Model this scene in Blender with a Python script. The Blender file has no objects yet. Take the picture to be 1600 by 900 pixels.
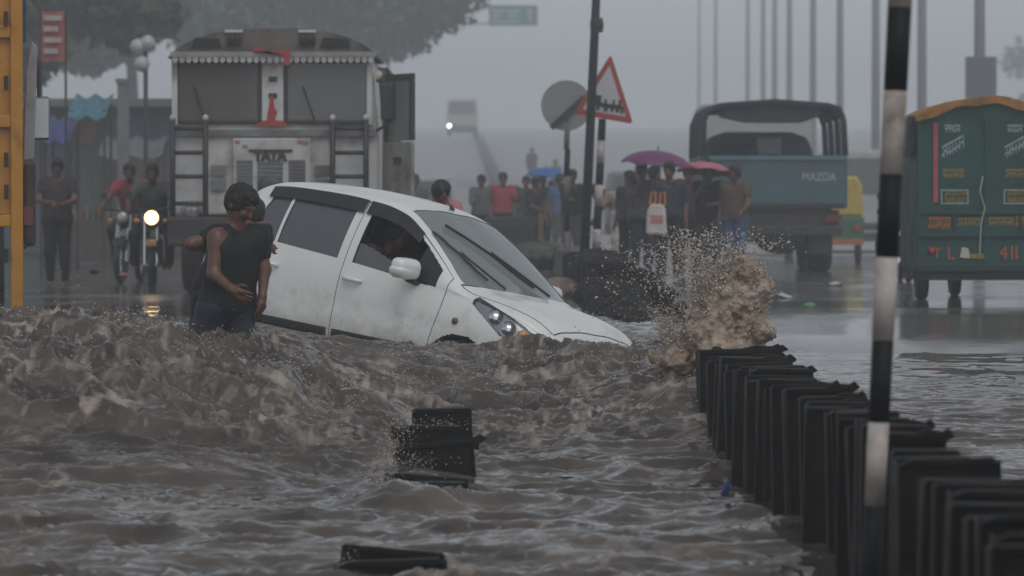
import bpy, math, random
import numpy as np
from mathutils import Vector, Matrix, Euler
R = math.radians
SC = bpy.context.scene
COL = SC.collection
random.seed(7)
rng = np.random.default_rng(11)

# ---------------------------------------------------------------- camera, world, sun, exposure
CAMZ, FPX = 0.92, 6300.0            # eye height above the back road; focal length in photograph pixels
cam_d = bpy.data.cameras.new('camera'); cam = bpy.data.objects.new('camera', cam_d); COL.objects.link(cam)
cam.location = (0, 0, CAMZ); cam.rotation_euler = (R(90 - 1.0), 0, 0)
cam_d.sensor_width = 36; cam_d.lens = 36 * FPX / 1600
cam_d.clip_start = 0.5; cam_d.clip_end = 5000
cam_d.dof.use_dof = True; cam_d.dof.focus_distance = 28.5; cam_d.dof.aperture_fstop = 3.8
SC.camera = cam
SC.view_settings.view_transform = 'Standard'; SC.view_settings.look = 'None'
SC.view_settings.gamma = 1; SC.view_settings.use_curve_mapping = False
SC.view_settings.exposure = -.42
W = bpy.data.worlds.new('World'); SC.world = W; W.use_nodes = True
nt = W.node_tree; bg = nt.nodes['Background']
sky = nt.nodes.new('ShaderNodeTexSky'); sky.sky_type = 'NISHITA'; sky.sun_disc = False
sky.sun_elevation = R(55); sky.sun_rotation = R(160); sky.dust_density = .6; sky.air_density = 1.0; sky.ozone_density = 1
hs = nt.nodes.new('ShaderNodeHueSaturation'); hs.inputs['Saturation'].default_value = 0.14
nt.links.new(sky.outputs[0], hs.inputs['Color']); tint = nt.nodes.new('ShaderNodeMix'); tint.data_type = 'RGBA'; tint.blend_type = 'MULTIPLY'; tint.inputs[0].default_value = 1; tint.inputs[7].default_value = (.95, .99, 1.04, 1)
nt.links.new(hs.outputs[0], tint.inputs[6]); nt.links.new(tint.outputs[2], bg.inputs[0])
bg.inputs[1].default_value = 0.13
sun_d = bpy.data.lights.new('sun', 'SUN'); sun_d.energy = 1.1; sun_d.angle = R(45); sun_d.color = (1, .97, .93)
sun = bpy.data.objects.new('sun', sun_d); COL.objects.link(sun)
sun.rotation_euler = (R(35), 0, R(20))
SC.cycles.use_denoising = True
SC.cycles.max_bounces = 6; SC.cycles.volume_bounces = 1; SC.cycles.transparent_max_bounces = 10
SC.cycles.diffuse_bounces = 3; SC.cycles.glossy_bounces = 3; SC.cycles.transmission_bounces = 4
SC.cycles.caustics_reflective = False; SC.cycles.caustics_refractive = False

def at(px, py, D):                     # a point of the photograph at distance D, in metres
    return Vector(((px - 800) * D / FPX, D, CAMZ - (py - 340) * D / FPX))

# ---------------------------------------------------------------- numpy noise
_T2 = rng.random((128, 128)).astype(np.float32); _T3 = rng.random((32, 32, 32)).astype(np.float32)
def vn2(x, y):
    xi = np.floor(x).astype(int); yi = np.floor(y).astype(int); fx = x - xi; fy = y - yi
    fx = fx * fx * fx * (fx * (fx * 6 - 15) + 10); fy = fy * fy * fy * (fy * (fy * 6 - 15) + 10)
    a = _T2[xi & 127, yi & 127]; b = _T2[(xi + 1) & 127, yi & 127]; c = _T2[xi & 127, (yi + 1) & 127]; d = _T2[(xi + 1) & 127, (yi + 1) & 127]
    return (a + (b - a) * fx) * (1 - fy) + (c + (d - c) * fx) * fy
def vn3(x, y, z):
    xi, yi, zi = (np.floor(v).astype(int) for v in (x, y, z)); fx, fy, fz = x - xi, y - yi, z - zi
    fx, fy, fz = (f * f * (3 - 2 * f) for f in (fx, fy, fz)); r = 0
    for i in (0, 1):
        for j in (0, 1):
            for k in (0, 1):
                r = r + _T3[(xi + i) & 31, (yi + j) & 31, (zi + k) & 31] * (fx if i else 1 - fx) * (fy if j else 1 - fy) * (fz if k else 1 - fz)
    return r
def fbm2(x, y, o=5, g=.5, lac=2.03, ridge=False):
    s = 0; a = 1; n = 0
    for k in range(o):
        v = vn2(x + 17.3 * k, y + 9.1 * k)
        if ridge: v = 1 - np.abs(v * 2 - 1); v = v * v
        s = s + a * v; n += a; a *= g
        x, y = lac * (x * .8 - y * .6), lac * (x * .6 + y * .8)
    return s / n
def fbm3(x, y, z, o=3, g=.5):
    s = 0; a = 1; n = 0
    for k in range(o):
        s = s + a * vn3(x + 5.3 * k, y + 3.1 * k, z + 7.7 * k); n += a; a *= g
        x, y, z = 2.1 * (x * .8 - y * .6), 2.1 * (x * .6 + y * .8), 2.1 * z
    return s / n
def smooth(a, b, x):
    t = np.clip((x - a) / (b - a), 0, 1); return t * t * (3 - 2 * t)

# ---------------------------------------------------------------- materials (all procedural)
def srgb(r, g, b):
    f = lambda c: c / 12.92 if c <= .04045 else ((c + .055) / 1.055) ** 2.4
    return (f(r / 255), f(g / 255), f(b / 255))
MATS = {}
def mat(name, col, rough=.5, var=.18, scale=6, bump=0, metal=0, dirt=None, dirt_amt=.5, coat=0, spec=.5, emis=None, estr=0, bscale=None):
    if name in MATS: return MATS[name]
    m = bpy.data.materials.new(name); m.use_nodes = True; t = m.node_tree; b = t.nodes['Principled BSDF']
    N = t.nodes.new; L = t.links.new
    b.inputs['Roughness'].default_value = rough; b.inputs['Metallic'].default_value = metal
    b.inputs['Coat Weight'].default_value = coat; b.inputs['Specular IOR Level'].default_value = spec
    tc = N('ShaderNodeTexCoord'); n1 = N('ShaderNodeTexNoise'); n1.inputs['Scale'].default_value = scale; n1.inputs['Detail'].default_value = 6
    L(tc.outputs['Object'], n1.inputs['Vector'])
    r1 = N('ShaderNodeValToRGB'); r1.color_ramp.elements[0].position = .3; r1.color_ramp.elements[1].position = .7
    r1.color_ramp.elements[0].color = (*[c * (1 - var) for c in col], 1); r1.color_ramp.elements[1].color = (*[min(1, c * (1 + var)) for c in col], 1)
    L(n1.outputs['Fac'], r1.inputs[0]); out = r1.outputs[0]
    if dirt:
        n2 = N('ShaderNodeTexNoise'); n2.inputs['Scale'].default_value = scale * .45; n2.inputs['Detail'].default_value = 9; n2.inputs['Roughness'].default_value = .65
        L(tc.outputs['Object'], n2.inputs['Vector'])
        r2 = N('ShaderNodeValToRGB'); r2.color_ramp.elements[0].position = .62 - .3 * dirt_amt; r2.color_ramp.elements[1].position = .82 - .3 * dirt_amt
        L(n2.outputs['Fac'], r2.inputs[0]); mx = N('ShaderNodeMix'); mx.data_type = 'RGBA'
        L(r2.outputs[0], mx.inputs[0]); L(out, mx.inputs[6]); mx.inputs[7].default_value = (*dirt, 1); out = mx.outputs[2]
        mr = N('ShaderNodeMapRange'); mr.inputs[3].default_value = rough; mr.inputs[4].default_value = min(1, rough + .3); L(r2.outputs[0], mr.inputs[0]); L(mr.outputs[0], b.inputs['Roughness'])
    L(out, b.inputs['Base Color'])
    if bump:
        n3 = N('ShaderNodeTexNoise'); n3.inputs['Scale'].default_value = bscale or scale * 6; n3.inputs['Detail'].default_value = 5; L(tc.outputs['Object'], n3.inputs['Vector'])
        bp = N('ShaderNodeBump'); bp.inputs['Strength'].default_value = bump; bp.inputs['Distance'].default_value = .02
        L(n3.outputs['Fac'], bp.inputs['Height']); L(bp.outputs[0], b.inputs['Normal'])
    if emis:
        b.inputs['Emission Color'].default_value = (*emis, 1); b.inputs['Emission Strength'].default_value = estr
    MATS[name] = m; return m
def glass(name, tint, body, alpha):       # tinted pane: fresnel gloss over a partly see-through diffuse body
    if name in MATS: return MATS[name]
    m = bpy.data.materials.new(name); m.use_nodes = True; t = m.node_tree; N = t.nodes.new; L = t.links.new
    for n in list(t.nodes): t.nodes.remove(n)
    o = N('ShaderNodeOutputMaterial'); tr = N('ShaderNodeBsdfTransparent'); tr.inputs[0].default_value = (*tint, 1)
    df = N('ShaderNodeBsdfDiffuse'); df.inputs[0].default_value = (*body, 1)
    m1 = N('ShaderNodeMixShader'); m1.inputs[0].default_value = alpha; L(tr.outputs[0], m1.inputs[1]); L(df.outputs[0], m1.inputs[2])
    gl = N('ShaderNodeBsdfGlossy'); gl.inputs['Roughness'].default_value = .06; gl.inputs[0].default_value = (1, 1, 1, 1)
    tc = N('ShaderNodeTexCoord'); n3 = N('ShaderNodeTexNoise'); n3.inputs['Scale'].default_value = 40; L(tc.outputs['Object'], n3.inputs['Vector'])
    bp = N('ShaderNodeBump'); bp.inputs['Strength'].default_value = .06; bp.inputs['Distance'].default_value = .01; L(n3.outputs['Fac'], bp.inputs['Height']); L(bp.outputs[0], gl.inputs['Normal'])
    fr = N('ShaderNodeFresnel'); fr.inputs[0].default_value = 1.55
    m2 = N('ShaderNodeMixShader'); L(fr.outputs[0], m2.inputs[0]); L(m1.outputs[0], m2.inputs[1]); L(gl.outputs[0], m2.inputs[2]); L(m2.outputs[0], o.inputs[0])
    MATS[name] = m; return m

# ---------------------------------------------------------------- mesh toolkit
def link(o, parent=None, loc=None, rot=None):
    COL.objects.link(o)
    if parent is not None: o.parent = parent
    if loc is not None: o.location = loc
    if rot is not None: o.rotation_euler = rot
    return o
def from_np(name, V, F, m=None, parent=None, smooth_=True, loc=None, rot=None):
    V = np.asarray(V, dtype=np.float32); F = np.asarray(F, dtype=np.int32)
    me = bpy.data.meshes.new(name); me.vertices.add(len(V)); me.vertices.foreach_set('co', V.ravel())
    k = F.shape[1]; me.loops.add(F.size); me.loops.foreach_set('vertex_index', F.ravel())
    me.polygons.add(len(F)); me.polygons.foreach_set('loop_start', np.arange(0, F.size, k, dtype=np.int32))
    me.polygons.foreach_set('loop_total', np.full(len(F), k, dtype=np.int32))
    me.polygons.foreach_set('use_smooth', np.full(len(F), smooth_)); me.update(calc_edges=True); me.validate()
    if m: me.materials.append(m)
    return link(bpy.data.objects.new(name, me), parent, loc, rot)
class MB:
    def __init__(s): s.v = []; s.f = []
    def add(s, V, F):
        n = len(s.v); s.v += [tuple(p) for p in V]; s.f += [tuple(i + n for i in f) for f in F]; return s
    def box(s, x0, x1, y0, y1, z0, z1, M=None):
        V = [Vector((x, y, z)) for x in (x0, x1) for y in (y0, y1) for z in (z0, z1)]
        if M is not None: V = [M @ p for p in V]
        return s.add(V, [(0, 1, 3, 2), (4, 6, 7, 5), (0, 4, 5, 1), (2, 3, 7, 6), (0, 2, 6, 4), (1, 5, 7, 3)])
    def tube(s, pts, r, n=8, cap=True):
        pts = [Vector(p) for p in pts]; rs = r if isinstance(r, (list, tuple)) else [r] * len(pts); V = []; F = []
        for i, p in enumerate(pts):
            d = (pts[min(i + 1, len(pts) - 1)] - pts[max(i - 1, 0)]).normalized()
            a = d.orthogonal().normalized() if i == 0 else (a - d * a.dot(d)).normalized(); b = d.cross(a)
            V += [p + (a * math.cos(t) + b * math.sin(t)) * rs[i] for t in (2 * math.pi * k / n for k in range(n))]
        for i in range(len(pts) - 1):
            for k in range(n): F.append((i * n + k, i * n + (k + 1) % n, (i + 1) * n + (k + 1) % n, (i + 1) * n + k))
        if cap: F += [tuple(range(n - 1, -1, -1)), tuple(range((len(pts) - 1) * n, len(pts) * n))]
        return s.add(V, F)
    def prism(s, poly, y0, y1, axis='y', M=None):            # polygon given in the two other axes, extruded along axis
        n = len(poly); mk = {'y': lambda a, b, t: (a, t, b), 'x': lambda a, b, t: (t, a, b), 'z': lambda a, b, t: (a, b, t)}[axis]
        V = [Vector(mk(a, b, y0)) for a, b in poly] + [Vector(mk(a, b, y1)) for a, b in poly]
        if M is not None: V = [M @ p for p in V]
        return s.add(V, [tuple(range(n)), tuple(range(2 * n - 1, n - 1, -1))] + [(i, i + n, (i + 1) % n + n, (i + 1) % n) for i in range(n)])
    def lathe(s, prof, n=20, M=None, close=False):            # prof: (r, z) pairs about z
        V = [Vector((r * math.cos(2 * math.pi * k / n), r * math.sin(2 * math.pi * k / n), z)) for r, z in prof for k in range(n)]
        if M is not None: V = [M @ p for p in V]
        m = len(prof); F = [(i * n + k, i * n + (k + 1) % n, (i + 1) * n + (k + 1) % n, (i + 1) * n + k) for i in range(m - 1) for k in range(n)]
        if close: F += [((m - 1) * n + k, (m - 1) * n + (k + 1) % n, (k + 1) % n, k) for k in range(n)]
        else: F += [tuple(range(n - 1, -1, -1)), tuple(range((m - 1) * n, m * n))]
        return s.add(V, F)
    def build(s, name, m=None, parent=None, bevel=0, smooth_=False, loc=None, rot=None, seg=2):
        me = bpy.data.meshes.new(name); me.from_pydata([tuple(p) for p in s.v], [], s.f); me.update()
        import bmesh
        bm = bmesh.new(); bm.from_mesh(me); bmesh.ops.recalc_face_normals(bm, faces=bm.faces); bm.to_mesh(me); bm.free()
        if m: me.materials.append(m)
        if smooth_:
            me.polygons.foreach_set('use_smooth', [True] * len(me.polygons))
        o = link(bpy.data.objects.new(name, me), parent, loc, rot)
        if bevel:
            bv = o.modifiers.new('bevel', 'BEVEL'); bv.width = bevel; bv.segments = seg; bv.limit_method = 'ANGLE'; bv.angle_limit = R(40)
        if smooth_ or bevel:
            if smooth_: 
                for p in me.polygons: p.use_smooth = len(p.vertices) <= 4
        return o
def tag(o, label, cat, group=None, kind=None):
    if label: o['label'] = label
    if cat: o['category'] = cat
    if group: o['group'] = group
    if kind: o['kind'] = kind
    return o
def thing(name, label, cat, loc=(0, 0, 0), rot=(0, 0, 0), group=None):
    o = link(bpy.data.objects.new(name, None), None, loc, rot); o.empty_display_size = .1
    return tag(o, label, cat, group)
def share(o, parent, loc, rot=(0, 0, 0), scale=(1, 1, 1), name=None):      # another object on the same mesh data
    c = o.copy(); COL.objects.link(c); c.parent = parent; c.location = loc; c.rotation_euler = rot; c.scale = scale
    if name: c.name = name
    return c

# ---------------------------------------------------------------- signed-distance solids -> one continuous mesh
def sd_cone(P, a, b, ra, rb):
    a = np.array(a, np.float32); ab = np.array(b, np.float32) - a
    Q = P - a; t = np.clip((Q @ ab) / max(float(ab @ ab), 1e-9), 0, 1)
    d2 = sum((Q[..., i] - t * ab[i]) ** 2 for i in range(3))
    return np.sqrt(d2) - (ra + (rb - ra) * t)
def sd_ell(P, c, r, M=None):
    Q = P - np.array(c, np.float32)
    if M is not None: Q = Q @ np.array(M, np.float32)
    r = np.array(r, np.float32); k0 = np.linalg.norm(Q / r, axis=-1); k1 = np.linalg.norm(Q / (r * r), axis=-1)
    return k0 * (k0 - 1) / np.maximum(k1, 1e-6)
def smin(a, b, k):
    h = np.maximum(k - np.abs(a - b), 0) / k; return np.minimum(a, b) - h * h * k * .25
def grid(lo, hi, h):
    lo = np.array(lo, float); n = np.ceil((np.array(hi, float) - lo) / h).astype(int) + 1
    G = np.stack(np.meshgrid(*[(lo[i] + h * np.arange(n[i])).astype(np.float32) for i in range(3)], indexing='ij'), -1)
    return G, lo
def surfnet(F, lo, h):
    s = F < 0; n = np.array(F.shape) - 1
    acc = np.zeros((*n, 3), np.float32); cnt = np.zeros(n, np.float32)
    def sl(o): return tuple(slice(o[i], o[i] + n[i]) for i in range(3))
    cs = [(i, j, k) for i in (0, 1) for j in (0, 1) for k in (0, 1)]
    for a in cs:
        for ax in range(3):
            if a[ax]: continue
            b = tuple(a[i] + (i == ax) for i in range(3))
            fa, fb = F[sl(a)], F[sl(b)]; x = s[sl(a)] != s[sl(b)]
            t = np.where(x, fa / np.where(x, fa - fb, 1), 0)
            for i in range(3): acc[..., i] += x * (a[i] + (t if i == ax else 0))
            cnt += x
    on = cnt > 0; idx = np.full(n, -1, np.int64); idx[on] = np.arange(on.sum())
    C = np.stack(np.nonzero(on), -1); V = lo + h * (C + acc[on] / cnt[on][:, None]); Q = []
    for ax in range(3):
        u, v = (ax + 1) % 3, (ax + 2) % 3
        A = [slice(None)] * 3; B = [slice(None)] * 3; A[ax] = slice(0, -1); B[ax] = slice(1, None)
        e = s[tuple(A)] != s[tuple(B)]; I = np.stack(np.nonzero(e), -1)
        I = I[(I[:, u] > 0) & (I[:, v] > 0) & (I[:, u] < F.shape[u] - 1) & (I[:, v] < F.shape[v] - 1)]
        if not len(I): continue
        du = np.zeros(3, int); dv = np.zeros(3, int); du[u] = 1; dv[v] = 1
        q = np.stack([idx[tuple((I - d).T)] for d in (du + dv, dv, 0 * du, du)], -1)
        fl = s[tuple(I.T)]; q[~fl] = q[~fl][:, ::-1]; Q.append(q)
    Q = np.concatenate(Q); Q = Q[(Q >= 0).all(1)]
    return V, Q

# ================================================================ ground, road, flood water, haze
def road_z(y):                                            # level at the back, climbing to an overbridge far away, dipping in front
    far = np.interp(y, [95, 120, 166, 330, 478, 900], [0, .2, 1.6, 7.0, 10.6, 20.8])
    near = np.interp(y, [0, 22, 25, 28, 31, 34, 38], [-1.0, -1.0, -.8, -.72, -.5, -.12, 0])
    return np.where(y > 60, far, near)
def wet_asphalt():
    m = mat('wet_asphalt', (.055, .053, .052), .3, .35, .6, .25, bscale=60, dirt=(.11, .09, .075), dirt_amt=.55)
    return m
def puddle_road():
    m = bpy.data.materials.new('flooded_asphalt'); m.use_nodes = True; t = m.node_tree; b = t.nodes['Principled BSDF']; N = t.nodes.new; L = t.links.new
    tc = N('ShaderNodeTexCoord'); mp = N('ShaderNodeMapping'); mp.inputs['Scale'].default_value = (.9, .35, 1); L(tc.outputs['Object'], mp.inputs[0])
    n = N('ShaderNodeTexNoise'); n.inputs['Scale'].default_value = 1; n.inputs['Detail'].default_value = 7; L(mp.outputs[0], n.inputs['Vector'])
    r = N('ShaderNodeValToRGB'); r.color_ramp.elements[0].position = .30; r.color_ramp.elements[1].position = .50; L(n.outputs['Fac'], r.inputs[0])
    mx = N('ShaderNodeMix'); mx.data_type = 'RGBA'; L(r.outputs[0], mx.inputs[0]); mx.inputs[6].default_value = (.075, .070, .066, 1); mx.inputs[7].default_value = (.13, .115, .10, 1); L(mx.outputs[2], b.inputs['Base Color'])
    mr = N('ShaderNodeMapRange'); mr.inputs[3].default_value = .30; mr.inputs[4].default_value = .10; L(r.outputs[0], mr.inputs[0]); L(mr.outputs[0], b.inputs['Roughness'])
    n2 = N('ShaderNodeTexNoise'); n2.inputs['Scale'].default_value = 9; n2.inputs['Detail'].default_value = 6; L(tc.outputs['Object'], n2.inputs['Vector'])
    bp = N('ShaderNodeBump'); bp.inputs['Strength'].default_value = .2; bp.inputs['Distance'].default_value = .008; L(n2.outputs['Fac'], bp.inputs['Height']); L(bp.outputs[0], b.inputs['Normal'])
    return m
ys = np.concatenate([np.arange(-12, 60, 1.0), np.arange(60, 600, 4.0), np.arange(600, 890, 15.0), [885]])
def strip(name, x0, x1, dz, m, y0=-12, y1=886, nx=2, f=road_z):
    Y = ys[(ys >= y0) & (ys <= y1)]; X = np.linspace(x0, x1, nx)
    V = [(x, y, z + dz) for y, z in zip(Y, f(Y)) for x in X]
    F = [(i * nx + j, i * nx + j + 1, (i + 1) * nx + j + 1, (i + 1) * nx + j) for i in range(len(Y) - 1) for j in range(nx - 1)]
    o = from_np(name, V, F, m); o['kind'] = 'structure'; return o
strip('ground', -225, 225, -.08, mat('muddy_ground', (.13, .12, .11), .5, .3, .8, .4))
strip('road', -11, 13.2, 0, puddle_road(), y1=96)
strip('overbridge_road', -60, 60, 0, mat('haze_toned_concrete', (.33, .335, .335), .6, .08, .3, .1), y0=96)  # concrete colour lightened to paint in the tone of distant haze

TAB = {'l': ([5, 18.5, 22, 23.5, 24.5, 25.4, 26.6, 28.5, 31, 34, 38, 42, 47], [-.64, -.62, -.50, -.27, .00, .23, .19, .07, .025, .02, .02, .012, -.06]),
       'c': ([5, 18.5, 22.5, 24.5, 26.5, 28.2, 29.5, 32, 36, 42, 47], [-.64, -.62, -.56, -.50, -.31, -.12, -.055, -.02, .02, .012, -.06]),
       'r': ([5, 18, 25, 30, 36, 41, 44, 47], [-.56, -.53, -.44, -.30, -.12, .0, .012, -.06])}
def water_base(x, y):
    yy = y + (vn2(x * .7 + 3, y * .25) - .5) * 1.6 * smooth(20, 23, y) * (1 - smooth(30, 34, y))
    z = {k: np.interp(yy, *TAB[k]) for k in TAB}
    wl = 1 - smooth(-2.0, -.2, x); wr = smooth(1.35, 1.75, x)
    hump = .17 * np.exp(-((x + .80) / .33) ** 2 - ((y - 24.5) / .5) ** 2) + .07 * smooth(-.7, .1, x) * (1 - smooth(1.3, 1.6, x)) * np.exp(-((y - 18.6 - .35 * x) / .45) ** 2) + .05 * (1 - smooth(-2.6, -2.0, x)) * np.exp(-((y - 25.4) / .9) ** 2)
    hump = hump + .07 * np.exp(-((x + .62) / .16) ** 2 - ((y - 21.0) / .25) ** 2) + .06 * np.exp(-((x + .40) / .10) ** 2 - ((y - 20.9) / .2) ** 2) + .05 * np.exp(-((x + .62) / .25) ** 2 - ((y - 22.4) / .2) ** 2)
    return hump + z['l'] * wl + z['c'] * (1 - wl) * (1 - wr) + z['r'] * wr
def water_amp(x, y):
    left = 1 - smooth(-1.2, .2, x); right = smooth(1.4, 1.7, x)
    casc = smooth(22.4, 23.8, y) * (1 - smooth(26.2, 28.0, y)); cen = smooth(24.5, 26, y) * (1 - smooth(29.0, 30.5, y))
    a = .078 + .045 * casc * left + .030 * cen * (1 - left) * (1 - right)
    a = a * (1 - right) + right * (.045 - .025 * smooth(24, 34, y))
    return a * (1 - .9 * smooth(30, 37, y)) * (1 - .6 * smooth(38, 44, y)), np.clip(casc * left + .9 * cen * (1 - right) * (1 - left), 0, 1)
def water_h(x, y, full=False):
    amp, turb = water_amp(x, y)
    wx = x + .34 * (fbm2(x * 1.1 + 31, y * 1.0, 2) - .5); wy = y + .6 * (fbm2(x * 1.0, y * .9 + 57, 2) - .5)
    wx = wx + .10 * (vn2(wx * 4 + 5, wy * 4) - .5); wy = wy + .14 * (vn2(wx * 4, wy * 4 + 19) - .5)
    big = fbm2(wx * .6 + 3, wy * .9 + 8, 2) - .5
    rid = fbm2(wx * 1.05, wy * 2.3, 4, .42, ridge=True) - .40
    l1 = vn2(wx * 2.6 + 40, wy * 3.0); l2 = vn2(wx * 5.6 + 11, wy * 6.2 + 3); l3 = vn2(wx * 12 + 7, wy * 13 + 2)
    lump = np.sqrt(np.abs(l1 - .12)) * 1.3 + .55 * np.sqrt(np.abs(l2 * 1.0)) + .28 * l3 - 1.35
    chop = fbm2(wx * 3.4 + 70, wy * 6.5, 3, .5, ridge=True) - .42
    fine = fbm2(wx * 15, wy * 15, 3, .6, ridge=True) - .45
    h = amp * (1.6 * big + (1.3 - .3 * turb) * rid + turb * .75 * lump + (.42 + .5 * turb) * chop + (.08 + .30 * turb) * fine)
    z = water_base(x, y) + h
    if full: return z, np.clip(rid * 1.6 + .3, 0, 1), turb, amp, fine
    return z
def axis_(segs):
    out = []
    for a, b, h in segs: out.append(np.arange(a, b, h))
    return np.concatenate(out + [[segs[-1][1]]])
wx_ = axis_([(-14, -4.6, .25), (-4.6, 4.6, .021), (4.6, 9, .06), (9, 14, .3)])
wy_ = axis_([(4, 14, .1), (14, 22, .035), (22, 30.5, .021), (30.5, 47, .06)])
GX, GY = np.meshgrid(wx_, wy_)
Z, rid, turb, amp, fine = water_h(GX, GY, True)
fil = fbm2(GX * 2.3 + .5 * fbm2(GX * 2, GY * 2, 3), GY * 1.7 + 4, 5, .6, ridge=True)
fil2 = fbm2(GX * 7 + 3, GY * 5 + 1, 4, .6, ridge=True); spk = fbm2(GX * 19, GY * 15, 3, .6)
patch = np.clip(fbm2(GX * .8 + 9, GY * .55, 3) * 3.0 - 1.2, 0, 1)
foam = .75 * np.clip(fil * 3.0 - 1.55, 0, 1) * (.25 + .75 * patch) + .5 * np.clip(fil2 * 3 - 1.6, 0, 1) * (.3 + .7 * patch) + turb * (.65 * np.clip(spk * 5 - 2.7, 0, 1) + .6 * np.clip(fil2 * 3 - 1.4, 0, 1)) * np.clip(fbm2(GX * 1.9, GY * 1.5 + 7, 3) * 3 - .9, .15, 1)
foam = np.clip(foam * 1.1 + .22 * turb * np.clip(fil * 2 - .6, 0, 1), 0, 1) * np.clip(amp / .05, 0, 1)
gz = np.gradient(Z, axis=0) / np.gradient(GY, axis=0)
NX = len(wx_); NY = len(wy_)
V = np.stack([GX, GY + np.clip(-.35 * gz, -.5, .5) * amp * .6, Z], -1).reshape(-1, 3)
I = np.arange(NX * NY).reshape(NY, NX)
F = np.stack([I[:-1, :-1], I[:-1, 1:], I[1:, 1:], I[1:, :-1]], -1).reshape(-1, 4)
def water_mat():
    m = bpy.data.materials.new('muddy_flood_water'); m.use_nodes = True; t = m.node_tree; b = t.nodes['Principled BSDF']; N = t.nodes.new; L = t.links.new
    at_ = N('ShaderNodeAttribute'); at_.attribute_name = 'foam'
    tc = N('ShaderNodeTexCoord'); n = N('ShaderNodeTexNoise'); n.inputs['Scale'].default_value = 2.2; n.inputs['Detail'].default_value = 6; L(tc.outputs['Object'], n.inputs['Vector'])
    r = N('ShaderNodeValToRGB'); r.color_ramp.elements[0].position = .35; r.color_ramp.elements[1].position = .68
    r.color_ramp.elements[0].color = (.054, .043, .036, 1); r.color_ramp.elements[1].color = (.128, .102, .083, 1); L(n.outputs['Fac'], r.inputs[0])
    mx = N('ShaderNodeMix'); mx.data_type = 'RGBA'; nf = N('ShaderNodeTexNoise'); nf.noise_type = 'RIDGED_MULTIFRACTAL'; nf.inputs['Scale'].default_value = 13; nf.inputs['Detail'].default_value = 5; nf.inputs['Distortion'].default_value = .8; L(tc.outputs['Object'], nf.inputs['Vector'])
    fm = N('ShaderNodeMath'); fm.operation = 'MULTIPLY_ADD'; fm.inputs[1].default_value = .30; L(nf.outputs['Fac'], fm.inputs[0]); L(at_.outputs['Fac'], fm.inputs[2])
    fr_ = N('ShaderNodeMapRange'); fr_.inputs[1].default_value = .22; fr_.inputs[2].default_value = 1.25; L(fm.outputs[0], fr_.inputs[0])
    L(fr_.outputs[0], mx.inputs[0]); L(r.outputs[0], mx.inputs[6]); mx.inputs[7].default_value = (.45, .385, .325, 1); L(mx.outputs[2], b.inputs['Base Color'])
    mr = N('ShaderNodeMapRange'); mr.inputs[3].default_value = .06; mr.inputs[4].default_value = .5; L(fr_.outputs[0], mr.inputs[0]); L(mr.outputs[0], b.inputs['Roughness'])
    b.inputs['IOR'].default_value = 1.33
    mp = N('ShaderNodeMapping'); mp.inputs['Scale'].default_value = (.7, 1.2, 1); L(tc.outputs['Object'], mp.inputs[0]); n2 = N('ShaderNodeTexNoise'); n2.noise_type = 'RIDGED_MULTIFRACTAL'; n2.inputs['Scale'].default_value = 7; n2.inputs['Detail'].default_value = 5; n2.inputs['Roughness'].default_value = .55; n2.inputs['Distortion'].default_value = .6; L(mp.outputs[0], n2.inputs['Vector'])
    bp = N('ShaderNodeBump'); bp.inputs['Distance'].default_value = .02; a2 = N('ShaderNodeAttribute'); a2.attribute_name = 'chop'; L(a2.outputs['Fac'], bp.inputs['Strength']); L(n2.outputs['Fac'], bp.inputs['Height']); L(bp.outputs[0], b.inputs['Normal'])
    MATS['water'] = m; return m
wat = from_np('flood_water', V, F, water_mat()); wat['kind'] = 'structure'
ca = wat.data.attributes.new('foam', 'FLOAT', 'POINT'); ca.data.foreach_set('value', foam.ravel().astype(np.float32))

cb_ = wat.data.attributes.new('chop', 'FLOAT', 'POINT'); cb_.data.foreach_set('value', np.clip(.02 + 3.6 * amp + .25 * turb, .02, .6).ravel().astype(np.float32))
hz = MB().box(-235, 235, -11, 888, -2.2, 34).build('haze'); hz['kind'] = 'stuff'; hz['label'] = 'grey rain haze hanging over the whole road'; hz['category'] = 'haze'
hm = bpy.data.materials.new('haze'); hm.use_nodes = True; t = hm.node_tree
for n in list(t.nodes): t.nodes.remove(n)
o_ = t.nodes.new('ShaderNodeOutputMaterial'); pv = t.nodes.new('ShaderNodeVolumePrincipled')
pv.inputs['Color'].default_value = (.91, .95, .98, 1); pv.inputs['Density'].default_value = .0029; pv.inputs['Anisotropy'].default_value = 0.0
t.links.new(pv.outputs[0], o_.inputs['Volume']); hz.data.materials.append(hm)

# ================================================================ white hatchback, nose down in the flood
def pchip(xk, yk, x):
    xk = np.array(xk, float); yk = np.array(yk, float); h = np.diff(xk); d = np.diff(yk) / h; m = np.zeros_like(yk)
    for i in range(1, len(xk) - 1):
        if d[i - 1] * d[i] > 0: m[i] = 2 * d[i - 1] * d[i] / (d[i - 1] + d[i])
    m[0] = d[0]; m[-1] = d[-1]
    i = np.clip(np.searchsorted(xk, x) - 1, 0, len(h) - 1); t = (x - xk[i]) / h[i]
    return (2*t**3-3*t**2+1)*yk[i] + (t**3-2*t**2+t)*h[i]*m[i] + (-2*t**3+3*t**2)*yk[i+1] + (t**3-t**2)*h[i]*m[i+1]
def gsm(A, sig, ax):
    k = int(sig * 3) + 1; w = np.exp(-.5 * (np.arange(-k, k + 1) / sig) ** 2); w /= w.sum()
    B = np.concatenate([np.repeat(np.take(A, [0], ax), k, ax), A, np.repeat(np.take(A, [-1], ax), k, ax)], ax)
    return sum(w[j] * np.take(B, range(j, j + A.shape[ax]), ax) for j in range(2 * k + 1))
CX = np.linspace(-1.78, 1.78, 594)
def prof(*p): return pchip([a for a, _ in p], [b for _, b in p], CX)
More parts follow.
